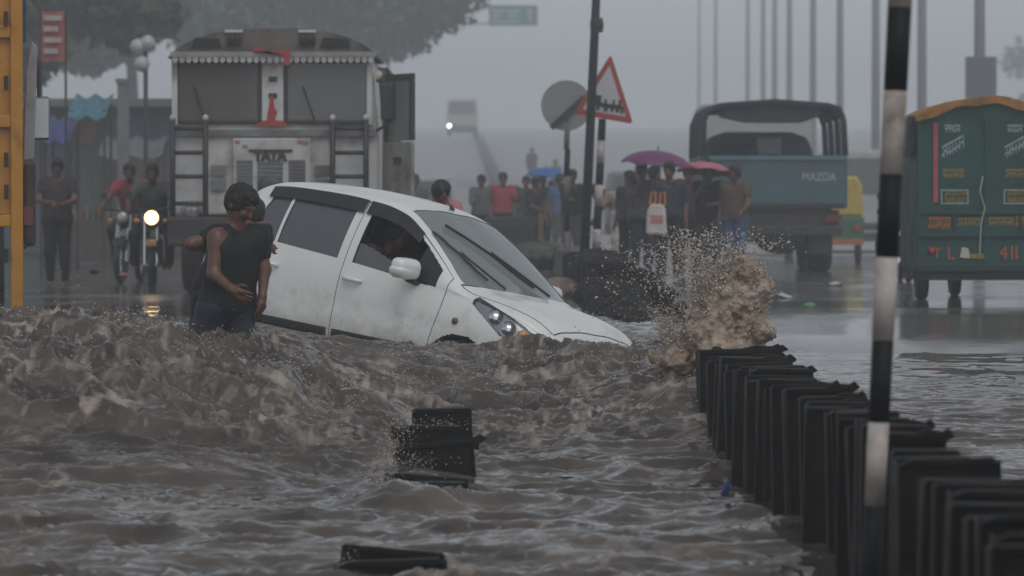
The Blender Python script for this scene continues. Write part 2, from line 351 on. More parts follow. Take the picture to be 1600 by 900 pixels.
zc = prof((-1.78,.46),(-1.765,.66),(-1.73,.80),(-1.62,1.02),(-1.48,1.25),(-1.36,1.44),(-1.22,1.50),(-.9,1.535),(-.45,1.55),(-.05,1.525),(.16,1.475),(.3,1.40),(.65,1.195),(1.03,.965),(1.12,.945),(1.28,.925),(1.48,.875),(1.62,.81),(1.70,.72),(1.75,.58),(1.78,.40))
zr = prof((-1.78,.455),(-1.765,.65),(-1.72,.79),(-1.60,1.0),(-1.47,1.20),(-1.34,1.38),(-1.15,1.44),(-.9,1.465),(-.45,1.475),(-.05,1.455),(.16,1.41),(.36,1.31),(.66,1.105),(.88,.945),(1.0,.90),(1.12,.885),(1.3,.86),(1.5,.815),(1.62,.755),(1.70,.67),(1.75,.55),(1.78,.39))
yr = prof((-1.78,.40),(-1.72,.52),(-1.60,.60),(-1.36,.555),(-1.15,.56),(-.45,.572),(-.05,.57),(.16,.562),(.36,.59),(.66,.65),(.88,.69),(1.0,.67),(1.12,.65),(1.3,.63),(1.5,.59),(1.62,.54),(1.70,.47),(1.78,.30))
zb_ = prof((-1.78,.45),(-1.765,.64),(-1.72,.77),(-1.62,.95),(-1.45,1.01),(-1.2,1.01),(-.9,.99),(-.2,.948),(.4,.905),(.8,.882),(1.0,.862),(1.3,.815),(1.5,.76),(1.62,.695),(1.70,.62),(1.75,.52),(1.78,.38))
yb_ = prof((-1.78,.45),(-1.72,.60),(-1.60,.68),(-1.3,.735),(-.9,.752),(-.2,.765),(.4,.762),(.8,.748),(1.0,.738),(1.3,.715),(1.5,.67),(1.62,.61),(1.70,.53),(1.78,.36))
yw = prof((-1.78,.48),(-1.72,.64),(-1.60,.725),(-1.3,.785),(-.9,.79),(0,.79),(.8,.793),(1.1,.79),(1.3,.775),(1.5,.73),(1.62,.67),(1.70,.59),(1.78,.42))
zw = np.minimum(.64, zb_ - .06)
K = [(yw - .10, np.full_like(CX, .20)), (yw - .015, np.minimum(.36, zb_ - .1)), (yw, zw), (yb_, zb_), (yr, zr), (yr * .62, zr + (zc - zr) * .72), (0 * CX, zc)]
SEG = [8, 22, 26, 46, 18, 34]
rows = [0]
for s_ in SEG: rows.append(rows[-1] + s_)
NT = rows[-1] + 1; YY = np.zeros((len(CX), NT)); ZZ = np.zeros((len(CX), NT))
tk = np.array([0, .8, 1.9, 3.0, 4.6, 5.5, 7.0])
for k in range(6):
    for j in range(SEG[k] + 1):
        f = j / SEG[k]; n = rows[k] + j
        bulge = .022 * 4 * f * (1 - f) if k == 3 else (.012 * 4 * f * (1 - f) if k in (1, 2) else 0)
        YY[:, n] = K[k][0] * (1 - f) + K[k + 1][0] * f + bulge
        ZZ[:, n] = K[k][1] * (1 - f) + K[k + 1][1] * f + (.010 * 4 * f * (1 - f) if k in (4, 5) else 0)
y_end = YY[:, -1].copy()
YY = np.concatenate([YY, -YY[:, -2::-1]], 1); ZZ = np.concatenate([ZZ, ZZ[:, -2::-1]], 1)      # across to the other flank
YY = gsm(YY, 2.4, 1); ZZ = gsm(ZZ, 2.4, 1); YY = gsm(YY, 3.0, 0); ZZ = gsm(ZZ, 3.0, 0)
NA = YY.shape[1]; XX = np.repeat(CX[:, None], NA, 1)
T = np.minimum(np.arange(NA), NA - 1 - np.arange(NA))[None, :].repeat(len(CX), 0)          # row number, mirrored
side = np.where(np.arange(NA) < NT, 1, -1)[None, :].repeat(len(CX), 0)                     # +1: first flank (car's left, y>0)
Pg = np.stack([XX, YY, ZZ], -1)
dx = np.gradient(Pg, axis=0); dt = np.gradient(Pg, axis=1); Ng = np.cross(dt, dx); Ng /= np.maximum(np.linalg.norm(Ng, axis=-1, keepdims=True), 1e-9)
if Ng[300, NT - 1, 2] < 0: Ng = -Ng
fc = lambda A: (A[:-1, :-1] + A[1:, :-1] + A[:-1, 1:] + A[1:, 1:]) / 4
fx, fy, fz, ft = fc(XX), fc(YY), fc(ZZ), fc(T.astype(float)); ay = np.abs(fy)
fzr = ((zr[:-1] + zr[1:]) / 2)[:, None] + 0 * fx; fyr = ((yr[:-1] + yr[1:]) / 2)[:, None] + 0 * fx; fzb = ((zb_[:-1] + zb_[1:]) / 2)[:, None] + 0 * fx
r3, r4 = rows[3], rows[4]
upper = ft > r4 - .1
ws = upper & (fx > .175 - .02 * (ay / .55) ** 2) & (fx < 1.035 - .16 * (ay / .66) ** 2) & (ay < fyr - .045)
rw = upper & (fx < -1.37) & (fx > -1.58) & (ay < fyr - .06)
winband = (ft > r3 + 2) & (ft < r4 - 3.5)
wtop = (fzr - fz)
fwin = winband & (fx > -.125) & (fx < .70) & (fz > fzb + .012) & (wtop > .045)
rwin = winband & (fx > -.90) & (fx < -.275) & (wtop > .045)
qwin = winband & (fx > -1.22 + .35 * np.clip(fz - 1.05, 0, 1)) & (fx < -.93) & (wtop > .05)
mirror_patch = fwin & (fx > .48)
fwin &= ~mirror_patch
visor = (ft > r4 - 11) & (ft <= r4 - 2.5) & (fx > -1.16) & (fx < .40)
hl = (ft > rows[2]) & (ft < rows[4] + 2) & (fx > 1.06) & (fx < 1.64) & (fz < fzb + .035 - .10 * (fx - 1.06)) & (fz > fzb - .02 - .42 * np.clip(fx - 1.06, 0, .32))
hood = upper & (fx > 1.045 - .15 * (ay / .66) ** 2) & (fx < 1.66) & ~hl
cowl = upper & (fx > 1.035 - .16 * (ay / .66) ** 2 - .001) & ~hood & (fx < 1.1)
door_low = ft > rows[1] - 6
fd_front = .80 - .18 * np.clip(.75 - fz, 0, 1)
fdoor = (ft < r4 - 2) & door_low & (fx > -.2) & (fx < np.where(fz > fzb, .80, fd_front)) & (ay > .3)
rd_back = np.where(fz > .62, -1.22 + .28 * np.clip(fz - 1.0, 0, 1), -1.22 + 1.05 * np.clip(.62 - fz, 0, .3))
rdoor = (ft < r4 - 2) & door_low & (fx <= -.2) & (fx > rd_back) & (ay > .3)
arch = ((fx - 1.04) ** 2 + (fz - .27) ** 2 < .325 ** 2) | ((fx + 1.34) ** 2 + (fz - .27) ** 2 < .325 ** 2)
arch &= ft < rows[2] + 12
lab = np.zeros(fx.shape, int)
lab[fdoor] = 1; lab[rdoor] = 2; lab[hood] = 3
lab[cowl] = 4; lab[hl] = 5; lab[ws] = 6; lab[rw] = 7; lab[fwin] = 8; lab[rwin] = 9; lab[qwin] = 10; lab[mirror_patch] = 11
solid = np.isin(lab, (0, 1, 2, 3))
edge = np.zeros_like(solid)
edge[1:, :] |= (lab[1:, :] != lab[:-1, :]) & solid[1:, :] & solid[:-1, :]
edge[:, 1:] |= (lab[:, 1:] != lab[:, :-1]) & solid[:, 1:] & solid[:, :-1]
bumper_gap = solid & (np.abs(fz - (fzb - .02)) < .004) & (fx > 1.62)
lab[edge | bumper_gap] = 20; lab[arch] = 21
IDX = np.arange(len(CX) * NA).reshape(len(CX), NA)
Q_all = np.stack([IDX[:-1, :-1], IDX[:-1, 1:], IDX[1:, 1:], IDX[1:, :-1]], -1)
fside = np.where(fy > 0, 1, -1)
def car_part(name, mask, m, parent, off=0.0, thick=0):
    q = Q_all[mask]
    if not len(q): return None
    u, inv = np.unique(q, return_inverse=True); P = (Pg + Ng * off).reshape(-1, 3)[u]
    o = from_np(name, P, inv.reshape(-1, 4), m, parent)
    if thick:
        so = o.modifiers.new('solid', 'SOLIDIFY'); so.thickness = thick; so.offset = -1
    return o
white = mat('white_car_paint', (.82, .82, .79), .28, .03, 3, .0, coat=.6, dirt=(.50, .45, .39), dirt_amt=.12)
def muddy(m):            # dried and wet mud thrown up along the lower body
    t = m.node_tree; b = t.nodes['Principled BSDF']; N = t.nodes.new; L = t.links.new; src = b.inputs['Base Color'].links[0].from_socket
    tc = N('ShaderNodeTexCoord'); sx = N('ShaderNodeSeparateXYZ'); L(tc.outputs['Object'], sx.inputs[0]); mr = N('ShaderNodeMapRange'); mr.inputs[1].default_value = .86; mr.inputs[2].default_value = .36; L(sx.outputs[2], mr.inputs[0])
    n = N('ShaderNodeTexNoise'); n.inputs['Scale'].default_value = 7; n.inputs['Detail'].default_value = 9; n.inputs['Roughness'].default_value = .7; L(tc.outputs['Object'], n.inputs['Vector'])
    ad = N('ShaderNodeMath'); ad.operation = 'MULTIPLY_ADD'; L(mr.outputs[0], ad.inputs[0]); ad.inputs[1].default_value = .42; L(n.outputs['Fac'], ad.inputs[2])
    r = N('ShaderNodeMapRange'); r.inputs[1].default_value = .62; r.inputs[2].default_value = .92; r.inputs[4].default_value = .42; L(ad.outputs[0], r.inputs[0])
    mx = N('ShaderNodeMix'); mx.data_type = 'RGBA'; L(r.outputs[0], mx.inputs[0]); L(src, mx.inputs[6]); mx.inputs[7].default_value = (.33, .27, .215, 1); L(mx.outputs[2], b.inputs['Base Color'])
    n2 = N('ShaderNodeTexVoronoi'); n2.inputs['Scale'].default_value = 70; L(tc.outputs['Object'], n2.inputs['Vector']); bp = N('ShaderNodeBump'); bp.inputs['Strength'].default_value = .10; bp.inputs['Distance'].default_value = .004; bp.invert = True; L(n2.outputs['Distance'], bp.inputs['Height']); L(bp.outputs[0], b.inputs['Coat Normal'])
muddy(white)
black_tr = mat('black_trim', (.018, .018, .02), .35, .2)
dark_in = mat('dark_interior', (.015, .015, .016), .7, .2)
rubber = mat('black_rubber', (.02, .02, .02), .55, .2, bump=.2)
chrome = mat('chrome', (.7, .7, .7), .12, .05, metal=1)
car = thing('hatchback_car', 'white hatchback car tilted nose-down in the brown flood', 'car', (-.83, 30.75, -.475), (R(-7.3), R(8), R(-38)))
car_part('body_shell', lab == 0, white, car)
car_part('inner_shell', (np.isin(lab, (0, 1, 2, 3, 4, 20)) & ~arch), dark_in, car, -.022)
for sg in (1, -1):
    fd = car_part('front_door', (lab == 1) & (fside == sg), white, car, .001); rd = car_part('rear_door', (lab == 2) & (fside == sg), white, car, .001)
    gl_side = glass('side_glass', (.16, .16, .17), (.15, .155, .17), .72)
    if sg == 1: car_part('door_window', (lab == 8) & (fside == sg), gl_side, fd, -.008)
    else:       # wound half down on the near side: only the lower pane shows
        car_part('door_window', (lab == 8) & (fside == sg) & (fz < 1.115 - .30 * np.clip(fx + .1, 0, 1) ** 1.3 - .06 * fx), glass('half_open_glass', (.3, .3, .31), (.16, .16, .17), .7), fd, -.012)
    car_part('door_window', (lab == 9) & (fside == sg), gl_side, rd, -.008)
    car_part('quarter_window', (lab == 10) & (fside == sg), gl_side, rd, -.008)
    car_part('mirror_patch', (lab == 11) & (fside == sg), black_tr, fd, .002)
    wv = glass('smoked_plastic', (.1, .1, .1), (.035, .03, .035), .8)
    car_part('window_visor', visor & (fside == sg) & (fx > -.17), wv, fd, .016, .004); car_part('window_visor', visor & (fside == sg) & (fx < -.20), wv, rd, .016, .004)
    car_part('side_moulding', (np.abs(fz - .415) < .028) & (fx > -.17) & (fx < .74) & (fside == sg) & (ft < rows[3]), black_tr, fd, .011, .012)
    car_part('side_moulding', (np.abs(fz - .415) < .028) & (fx > -1.0) & (fx < -.23) & (fside == sg) & (ft < rows[3]), black_tr, rd, .011, .012)
    for dd, hx in ((fd, -.06), (rd, -.90)):
        j = np.argmin(np.abs(CX - hx)); yh = (.775 + .012) * sg
        b = MB(); b.tube([(hx - .085, yh, .835), (hx - .075, yh + .028 * sg, .838), (hx, yh + .036 * sg, .838), (hx + .075, yh + .026 * sg, .836), (hx + .085, yh, .834)], [.012, .017, .019, .016, .011], 10); b.build('door_handle', white, dd, smooth_=True)
    car_part('headlight', (lab == 5) & (fside == sg), glass('headlamp_glass', (.88, .9, .92), (.5, .52, .55), .06), car, .003)
    hb = car_part('headlight_bowl', (lab == 5) & (fside == sg), mat('lamp_silver', (.62, .63, .66), .22, .15, 14, metal=.7), car, -.03)
    for (lx, rr, mm) in ((1.30, .062, chrome), (1.43, .060, chrome), (1.54, .042, mat('amber_lens', (.75, .32, .10), .25, .1))):
        sel = (lab == 5) & (fside == sg) & (np.abs(fx - lx) < .02); ly, lz = abs(fy[sel].mean()), fz[sel].mean()
        MB().lathe([(.001, .03), (rr * .6, .022), (rr, 0), (rr * .9, -.03)], 18, Matrix.Translation((lx - .012, (ly - .012) * sg, lz - .004)) @ Euler((0, R(58), R(38 * sg))).to_matrix().to_4x4()).build('lamp_reflector' if rr > .05 else 'indicator_lens', mm, hb, smooth_=True)
    # side repeater, wing mirror
    MB().lathe([(.001, .012), (.018, .01), (.026, 0), (.026, -.02)], 14, Matrix.Translation((.97, .80 * sg, .685)) @ Euler((R(-90 * sg), 0, 0)).to_matrix().to_4x4()).build('side_repeater', mat('smoked_amber', (.12, .09, .06), .2, .1), car, smooth_=True)
    G, lo = grid((.36, .74, .88), (.66, 1.10, 1.14), .008); Pm = G.copy(); Pm[..., 1] = G[..., 1]
    qq = np.abs(Pm - np.array((.50, .90, .995), np.float32)) - np.array((.012, .075, .018), np.float32); f = np.linalg.norm(np.maximum(qq, 0), axis=-1) - .062 + .10 * np.clip(Pm[..., 1] - .90, 0, 1) * (Pm[..., 2] > .99); f = np.maximum(f, -(Pm[..., 0] - .455)); Vm, Fm = surfnet(f, lo, .008)
    if sg < 0: Vm[:, 1] *= -1; Fm = Fm[:, ::-1]
    wm = from_np('wing_mirror', Vm, Fm, white, car)
    MB().lathe([(.001, 0), (.09, 0), (.092, .006)], 20, Matrix.Translation((.452, .90 * sg, 1.0)) @ Matrix.Diagonal((.05, 1.25, .75, 1)) @ Euler((0, R(-90), 0)).to_matrix().to_4x4()).build('mirror_glass', chrome, wm)
    MB().tube([(.52, .755 * sg, .925), (.51, .86 * sg, .935)], [.045, .035], 10).build('mirror_arm', black_tr, wm, smooth_=True)
    # wheels
    for wx0 in (1.04, -1.34):
        tp = [(.19, -.08), (.255, -.085), (.28, -.06), (.285, 0), (.28, .06), (.255, .085), (.19, .08)]
        Mw = Matrix.Translation((wx0, .70 * sg, .27)) @ Euler((R(90), 0, 0)).to_matrix().to_4x4()
        ty = MB().lathe(tp, 32, Mw, close=True).build('wheel', rubber, car, smooth_=True)
        MB().lathe([(.02, .05), (.09, .055), (.16, .035), (.19, .07), (.19, -.06)], 24, Matrix.Translation((wx0, .70 * sg, .27)) @ Euler((R(-90 * sg), 0, 0)).to_matrix().to_4x4()).build('wheel_cover', mat('wheel_silver', (.45, .45, .46), .3, .1, metal=.6), ty, smooth_=True)
hd = car_part('hood', lab == 3, white, car, .001)
car_part('cowl', lab == 4, black_tr, car, -.006)
wsh = car_part('windshield', lab == 6, glass('sky_toned_windshield', (.32, .36, .36), (.30, .335, .325), .72), car, -.004)  # grey-green body colour paints reflected sky into the windshield
car_part('rear_window', lab == 7, glass('side_glass', (.2, .2, .2), (.03, .03, .035), .45), car, -.004)
def on_ws(x, y, off=.016):
    i = int(np.argmin(np.abs(CX - x))); j = NT - 1 + int(np.argmin(np.abs(YY[i, NT - 1:] - y))) if y <= 0 else int(np.argmin(np.abs(YY[i, :NT] - y)))
    return Vector(Pg[i, j] + Ng[i, j] * off)
for (xa, ya, xb, yb) in ((.93, .12, .36, -.36), (.90, -.42, .42, -.56)):
    p0 = on_ws(xa, ya); p1 = on_ws(xb, yb); n_ = 10; pts = [on_ws(xa + (xb - xa) * k / n_, ya + (yb - ya) * k / n_, .02) for k in range(n_ + 1)]
    w_ = MB().tube(pts, .011, 6).build('wiper_blade', rubber, wsh)
    mid = pts[n_ // 2] + Vector((0, 0, .02)); MB().tube([on_ws(1.0, ya * 1.0 + .12, .015), (pts[3] + mid) / 2 + Vector((0, 0, .01)), mid], [.012, .009, .007], 6).build('wiper_arm', black_tr, w_)
an = on_ws(.10, .03, .0); MB().tube([an, an + Vector((-.02, 0, .03))], [.022, .012], 10).build('antenna_base', black_tr, car, smooth_=True)
MB().tube([an + Vector((-.02, 0, .02)), an + Vector((-.17, .0, .19))], [.006, .0035], 6).build('antenna_rod', black_tr, car)
MB().box(-1.7, 1.6, -.66, .66, .19, .24).build('floor_pan', dark_in, car)
MB().prism([(1.6, .35), (1.60, .5), (1.63, .5), (1.645, .35)], -.42, .42, 'y').build('grille', black_tr, car)
MB().box(1.772, 1.785, -.25, .25, .36, .47).build('number_plate', mat('plate_white', (.7, .7, .68), .4), car)
# cabin: seats, dash, wheel, rear shelf, headlining
def rbox(name, c, r, rd, m, parent, h=.025, rot=None):
    r = np.array(r); G, lo = grid(-r - .08, r + .08, h); q = np.abs(G) - (r - rd); f = np.linalg.norm(np.maximum(q, 0), axis=-1) + np.minimum(q.max(-1), 0) - rd
    Vv, Ff = surfnet(f, lo, h); o = from_np(name, Vv, Ff, m, parent, loc=c, rot=rot or (0, 0, 0)); return o
seatm = mat('grey_seat_cloth', (.05, .05, .055), .9, .3, 30)
for sy in (.36, -.36):
    st = rbox('front_seat', (-.1, sy, .52), (.26, .24, .10), .07, seatm, car)
    rbox('seat_back', (-.27, 0, .36), (.075, .235, .32), .06, seatm, st, rot=(0, R(-14), 0)); rbox('headrest', (-.38, 0, .76), (.05, .12, .085), .045, seatm, st)
rs = rbox('rear_seat', (-1.0, 0, .55), (.24, .58, .10), .07, seatm, car); rbox('seat_back', (-.2, 0, .32), (.08, .57, .28), .06, seatm, rs, rot=(0, R(-18), 0))
rbox('dashboard', (.66, 0, .80), (.20, .66, .12), .07, dark_in, car)
tr_ = []
Ms = Matrix.Translation((.36, -.36, .93)) @ Euler((0, R(-62), 0)).to_matrix().to_4x4()
MB().lathe([(.185 + .014 * math.cos(a), .014 * math.sin(a)) for a in [k * math.pi / 4 for k in range(8)]], 28, Ms, close=True).build('steering_wheel', dark_in, car, smooth_=True)

# ================================================================ people
class Field:
    def __init__(s, lo, hi, h): s.G, s.lo = grid(lo, hi, h); s.h = h; s.F = np.full(s.G.shape[:3], .5, np.float32)
    def _sl(s, lo, hi):
        a = np.maximum(np.floor((np.array(lo) - s.lo) / s.h).astype(int), 0); b = np.minimum(np.ceil((np.array(hi) - s.lo) / s.h).astype(int) + 1, s.F.shape)
        return tuple(slice(int(i), int(max(i, j))) for i, j in zip(a, b))
    def cone(s, a, b, ra, rb, k=.03):
        a = np.array(a, float); b = np.array(b, float); m = max(ra, rb) + max(k, .02) + 2 * s.h
        sl = s._sl(np.minimum(a, b) - m, np.maximum(a, b) + m)
        if s.F[sl].size: s.F[sl] = smin(s.F[sl], sd_cone(s.G[sl], a, b, ra, rb), k)
    def ell(s, c, r, k=.03, M=None):
        c = np.array(c, float); m = max(r) + max(k, .02) + 2 * s.h; sl = s._sl(c - m, c + m)
        if s.F[sl].size: s.F[sl] = smin(s.F[sl], sd_ell(s.G[sl], c, r, M), k)
    def cut(s, n, p, keep=1):           # keep the side the normal points away from
        n = np.array(n, np.float32); n /= np.linalg.norm(n); s.F = np.maximum(s.F, s.G @ n - np.float32(np.array(p, np.float32) @ n))
    def folds(s, amp, sc): 
        near = np.abs(s.F) < .05; g = s.G[near] * sc; s.F[near] += amp * (fbm3(g[:, 0] + 3, g[:, 1] + 9, g[:, 2] * .8, 3) - .5) * 2
    def mesh(s, name, m, parent):
        V, Q = surfnet(s.F, s.lo, s.h); return from_np(name, V, Q, m, parent)
def lerp(a, b, t): return np.array(a, float) * (1 - t) + np.array(b, float) * t
STAND = dict(head=(0, -.02, 1.585), neck=(0, .0, 1.44), chest=(0, .01, 1.25), pelvis=(0, 0, .95), sL=(.18, 0, 1.395), sR=(-.18, 0, 1.395), eL=(.235, .03, 1.11), eR=(-.235, .03, 1.11),
             wL=(.245, -.06, .87), wR=(-.245, -.06, .87), hipL=(.09, 0, .90), hipR=(-.09, 0, .90), kL=(.10, -.03, .48), kR=(-.10, -.03, .48), aL=(.10, .02, .08), aR=(-.10, .02, .08), face=(0, -1, 0))
def pose(**k):
    d = dict(STAND); d.update(k); return d
SKIN = mat('brown_skin', (.135, .062, .036), .38, .2, 14, .25, bscale=60)
HAIR = mat('black_hair', (.012, .010, .009), .5, .3, 40, .4)
def person(label, loc, J, shirt, pants, sleeve=(.45, .45), leg=.95, hem=None, h=.022, rot=0, scale=1.0, fine=False, hairy=True, group=None, skirt=False, arm_in_shirt=True, head_cover=None):
    t = thing('person', label, 'person', loc, (0, 0, rot), group); t.scale = (scale,) * 3
    pts = np.array([J[k] for k in J if k != 'face']); lo = pts.min(0) - .17; hi = pts.max(0) + .17
    f = np.array(J['face'], float); f /= np.linalg.norm(f); up0 = np.array((0, 0, 1.)); rt = np.cross(f, up0); rt /= np.linalg.norm(rt); up = np.cross(rt, f)
    M = np.stack([rt, -f, up], 1); hc = np.array(J['head'], float); hp = lambda a, b, c: hc + rt * a - f * b + up * c      # head frame: right, back, up
    def torso(B, e, k=.06, bare=()):
        for s_ in 'LR':
            sh = np.array(J['s' + s_]); hip = np.array(J['hip' + s_]); ch = np.array(J['chest'])
            B.cone(lerp(sh, ch, .38) - (0, 0, .02), lerp(hip, J['pelvis'], .15) + (0, 0, .06), .088 + e, .098 + e, k)
            if s_ not in bare: B.cone(lerp(J['neck'], sh, .25) - (0, 0, .02), sh - (0, 0, .012), .045 + e * .7, .058 + e, k)
            else: B.cone(lerp(J['neck'], sh, .25) - (0, 0, .02), lerp(J['neck'], sh, .5) - (0, 0, .03), .045 + e * .7, .05 + e, .02)
            B.cone(hip, lerp(hip, J['pelvis'], 1), .105 + e, .10 + e, k)
        B.cone(J['pelvis'], J['chest'], .10 + e, .112 + e, k)
    def arm(B, s_, e, upto=2.0, k=.03):
        sh, el, wr = (np.array(J[a + s_], float) for a in 'sew')
        if upto <= 1: B.cone(sh, lerp(sh, el, upto), .058 + e, .058 + (.042 - .058) * upto + e, k)
        else: B.cone(sh, el, .056 + e, .041 + e, k); B.cone(el, lerp(el, wr, upto - 1), .043 + e, .043 - .016 * (upto - 1) + e, k)
    def legf(B, s_, e, upto=2.0, k=.04):
        hip, kn, an = (np.array(J[a + s_], float) for a in ('hip', 'k', 'a'))
        B.cone(hip, kn if upto >= 1 else lerp(hip, kn, upto), .092 + e, (.056 if upto >= 1 else .092 - .036 * upto) + e, k)
        if upto > 1: B.cone(kn, lerp(kn, an, upto - 1), .056 + e, .056 - .018 * (upto - 1) + e, k)
    B = Field(lo, hi, h); torso(B, -.004)
    B.cone(J['neck'], hc + up * -.05, .054, .05, .03)
    B.ell(hc + up * .012, (.074, .094, .108), .02, M); B.ell(hp(0, -.035, -.062), (.052, .056, .056), .03, M)
    if fine:
        B.cone(hp(0, -.094, .012), hp(0, -.112, -.022), .010, .0165, .014)
        for sx in (-1, 1):
            B.ell(hp(.076 * sx, .012, -.01), (.012, .024, .034), .008, M); B.cone(hp(.012 * sx, -.092, .03), hp(.045 * sx, -.08, .032), .011, .012, .012)
            B.ell(hp(.034 * sx, -.078, -.02), (.026, .022, .026), .02, M)
        B.cone(hp(-.02, -.086, -.056), hp(.02, -.086, -.056), .010, .010, .01); B.cone(hp(-.016, -.084, -.068), hp(.016, -.084, -.068), .010, .010, .008); B.ell(hp(0, -.078, -.096), (.024, .02, .018), .02, M)
    for s_ in 'LR':
        arm(B, s_, 0); legf(B, s_, 0)
        wr = np.array(J['w' + s_], float); el = np.array(J['e' + s_], float); d = (wr - el) / np.linalg.norm(wr - el)
        d2 = np.array(J.get('h' + s_, d), float); d2 = d2 / np.linalg.norm(d2); sd = np.cross(d2, J.get('palm' + s_, (0.3, 1, .2))); sd /= np.linalg.norm(sd); nr = np.cross(sd, d2)
        B.cone(wr, wr + d2 * .045, .028, .033, .02); B.cone(wr + d2 * .05 + sd * .02, wr + d2 * .085 + sd * .024, .02, .018, .015); B.cone(wr + d2 * .05 - sd * .02, wr + d2 * .085 - sd * .024, .02, .017, .015)
        for q, (o, L) in enumerate(((.032, .062), (.011, .075), (-.011, .07), (-.031, .052))):
            b0 = wr + d2 * .09 + sd * o; b1 = b0 + d2 * L * .5 + nr * .010 + sd * o * .12; b2 = b1 + d2 * L * .42 + nr * .022; fr = .0095 if fine else .013
            B.cone(b0, b1, fr, fr * .95, .006); B.cone(b1, b2, fr * .95, fr * .8, .004)
        th = wr + d2 * .03 + sd * .03; B.cone(th, th + sd * .032 + d2 * .03, .014, .011, .012); B.cone(th + sd * .032 + d2 * .03, th + sd * .036 + d2 * .062 + nr * .012, .011, .009, .005)
        an = np.array(J['a' + s_], float); tdir = np.array(J.get('t', f)) * np.array((1, 1, 0)); tdir = tdir / max(np.linalg.norm(tdir), 1e-3)
        B.cone(an - (0, 0, .035) - tdir * .04, an + tdir * .15 - (0, 0, .05), .036, .026, .03)
    B.mesh('body', SKIN, t)
    if shirt:
        S = Field(lo, hi, h); torso(S, .014, .07, [c for c, u in zip('RL', sleeve) if u <= 0]); hz_ = hem if hem is not None else J['pelvis'][2] - .08
        S.cut((0, 0, -1), (0, 0, hz_))
        for s_, u in zip('RL', sleeve):
            if u > 0: 
                arm(S, s_, .016, u)
            else: pass
        S.F = np.maximum(S.F, .078 - np.linalg.norm(S.G - np.array(np.array(J['neck']) + f * .02 + (0, 0, .04), np.float32), axis=-1)); S.cut((0, 0, 1), np.array(J['neck']) + (0, 0, .03)); S.folds(.008 if fine else .010, 9 if fine else 7); S.mesh('shirt', shirt, t)
    if pants:
        S = Field(lo, hi, h)
        for s_ in 'LR': 
            legf(S, s_, .02 if not skirt else .05, leg * 2 if leg > .02 else .5); S.cone(J['hip' + s_], J['pelvis'], .118, .112, .05)
        if skirt: S.cone(J['pelvis'], lerp(J['aL'], J['aR'], .5) + (0, 0, .1), .13, .2, .08)
        S.cone(J['pelvis'], np.array(J['pelvis']) + (0, 0, .06), .115, .112, .05)
        S.cut((0, 0, 1), np.array(J['pelvis']) + (0, 0, .07)); S.folds(.009, 8); S.mesh('shorts' if leg < .6 else 'trousers', pants, t)
    if hairy:
        hh_ = .006 if fine else min(h, .014); S = Field(hc - .2, hc + .2, hh_); S.ell(hp(0, .014, .030), (.090, .104, .112), .01, M); S.ell(hp(0, -.03, .085), (.07, .07, .05), .03, M)
        fr = Field(hc - .2, hc + .2, hh_); fr.ell(hp(0, -.115, -.055), (.072, .085, .118), .01, M); S.F = np.maximum(S.F, -fr.F)
        S.cut(-up + .55 * f * 1, hp(0, .0, -.055)); near = np.abs(S.F) < .035; g = S.G[near] * (85 if fine else 38); S.F[near] += (.017 if fine else .015) * (fbm3(g[:, 0], g[:, 1], g[:, 2] * .45, 3, .7) - .55) * 2
        S.mesh('hair', head_cover or HAIR, t)
    return t
CL = {'black': mat('wet_black_cloth', (.009, .009, .011), .6, .3, 14, .3, spec=.3), 'navy': mat('wet_navy_cloth', (.012, .018, .035), .55, .3, 14, .3), 'red': mat('red_shirt_cloth', (.30, .035, .04), .7, .15, 10), 'grey': mat('grey_cloth', (.085, .085, .09), .8, .2, 10),
      'brown': mat('brown_shirt_cloth', (.10, .07, .045), .8, .2, 10), 'maroon': mat('maroon_cloth', (.035, .018, .02), .7, .25, 10), 'white': mat('offwhite_cloth', (.52, .50, .47), .8, .1, 10), 'tan': mat('tan_cloth', (.36, .27, .20), .8, .2, 8), 'blue': mat('blue_cloth', (.06, .11, .22), .75, .2, 10), 'pink': mat('pink_cloth', (.5, .2, .22), .75, .15, 10), 'olive': mat('olive_cloth', (.09, .10, .07), .8, .2, 10)}

# the man wading past the car
JA = pose(head=(.035, -.02, 1.575), neck=(.01, .0, 1.445), chest=(-.02, .0, 1.23), pelvis=(-.045, .02, .94), sR=(-.105, -.10, 1.365), eR=(-.125, -.155, 1.125), wR=(.0, -.27, 1.03), hR=(.75, -.35, -.45), palmR=(.3, .8, .2),
          sL=(.155, .06, 1.375), eL=(.195, .06, 1.15), wL=(.185, .0, 1.035 - .06), hL=(-.15, -.1, -1), palmL=(-1, .4, 0), hipR=(-.12, -.02, .90), hipL=(.03, .05, .90), kR=(-.30, -.02, .52), aR=(-.36, .04, .09), kL=(.05, .0, .48), aL=(.04, .08, .08), face=(.80, -.34, -.62))
person('man in black shirt with one bare shoulder wading beside the white car', (-1.82, 26.4, -.57), JA, CL['black'], CL['navy'], (0, .52), .46, h=.009, fine=True)
JB = pose(head=(.10, .42, 1.40), neck=(.06, .30, 1.33), chest=(.02, .18, 1.17), pelvis=(-.06, 0, .92), sR=(-.09, .22, 1.30), eR=(-.285, .12, 1.22), wR=(-.14, .34, 1.18), sL=(.17, .26, 1.32), eL=(.2, .5, 1.2), wL=(.2, .72, 1.2), hipR=(-.16, 0, .88), hipL=(.02, .02, .88), kR=(-.24, .08, .48), kL=(.04, .1, .48), aR=(-.30, -.1, .08), aL=(.02, -.06, .08), face=(.3, .9, -.2))
person('man in dark clothes pushing the car, mostly hidden behind the wading man, elbow out', (-1.87, 27.0, -.48), JB, CL['black'], CL['navy'], (.5, .5), .5, h=.018)

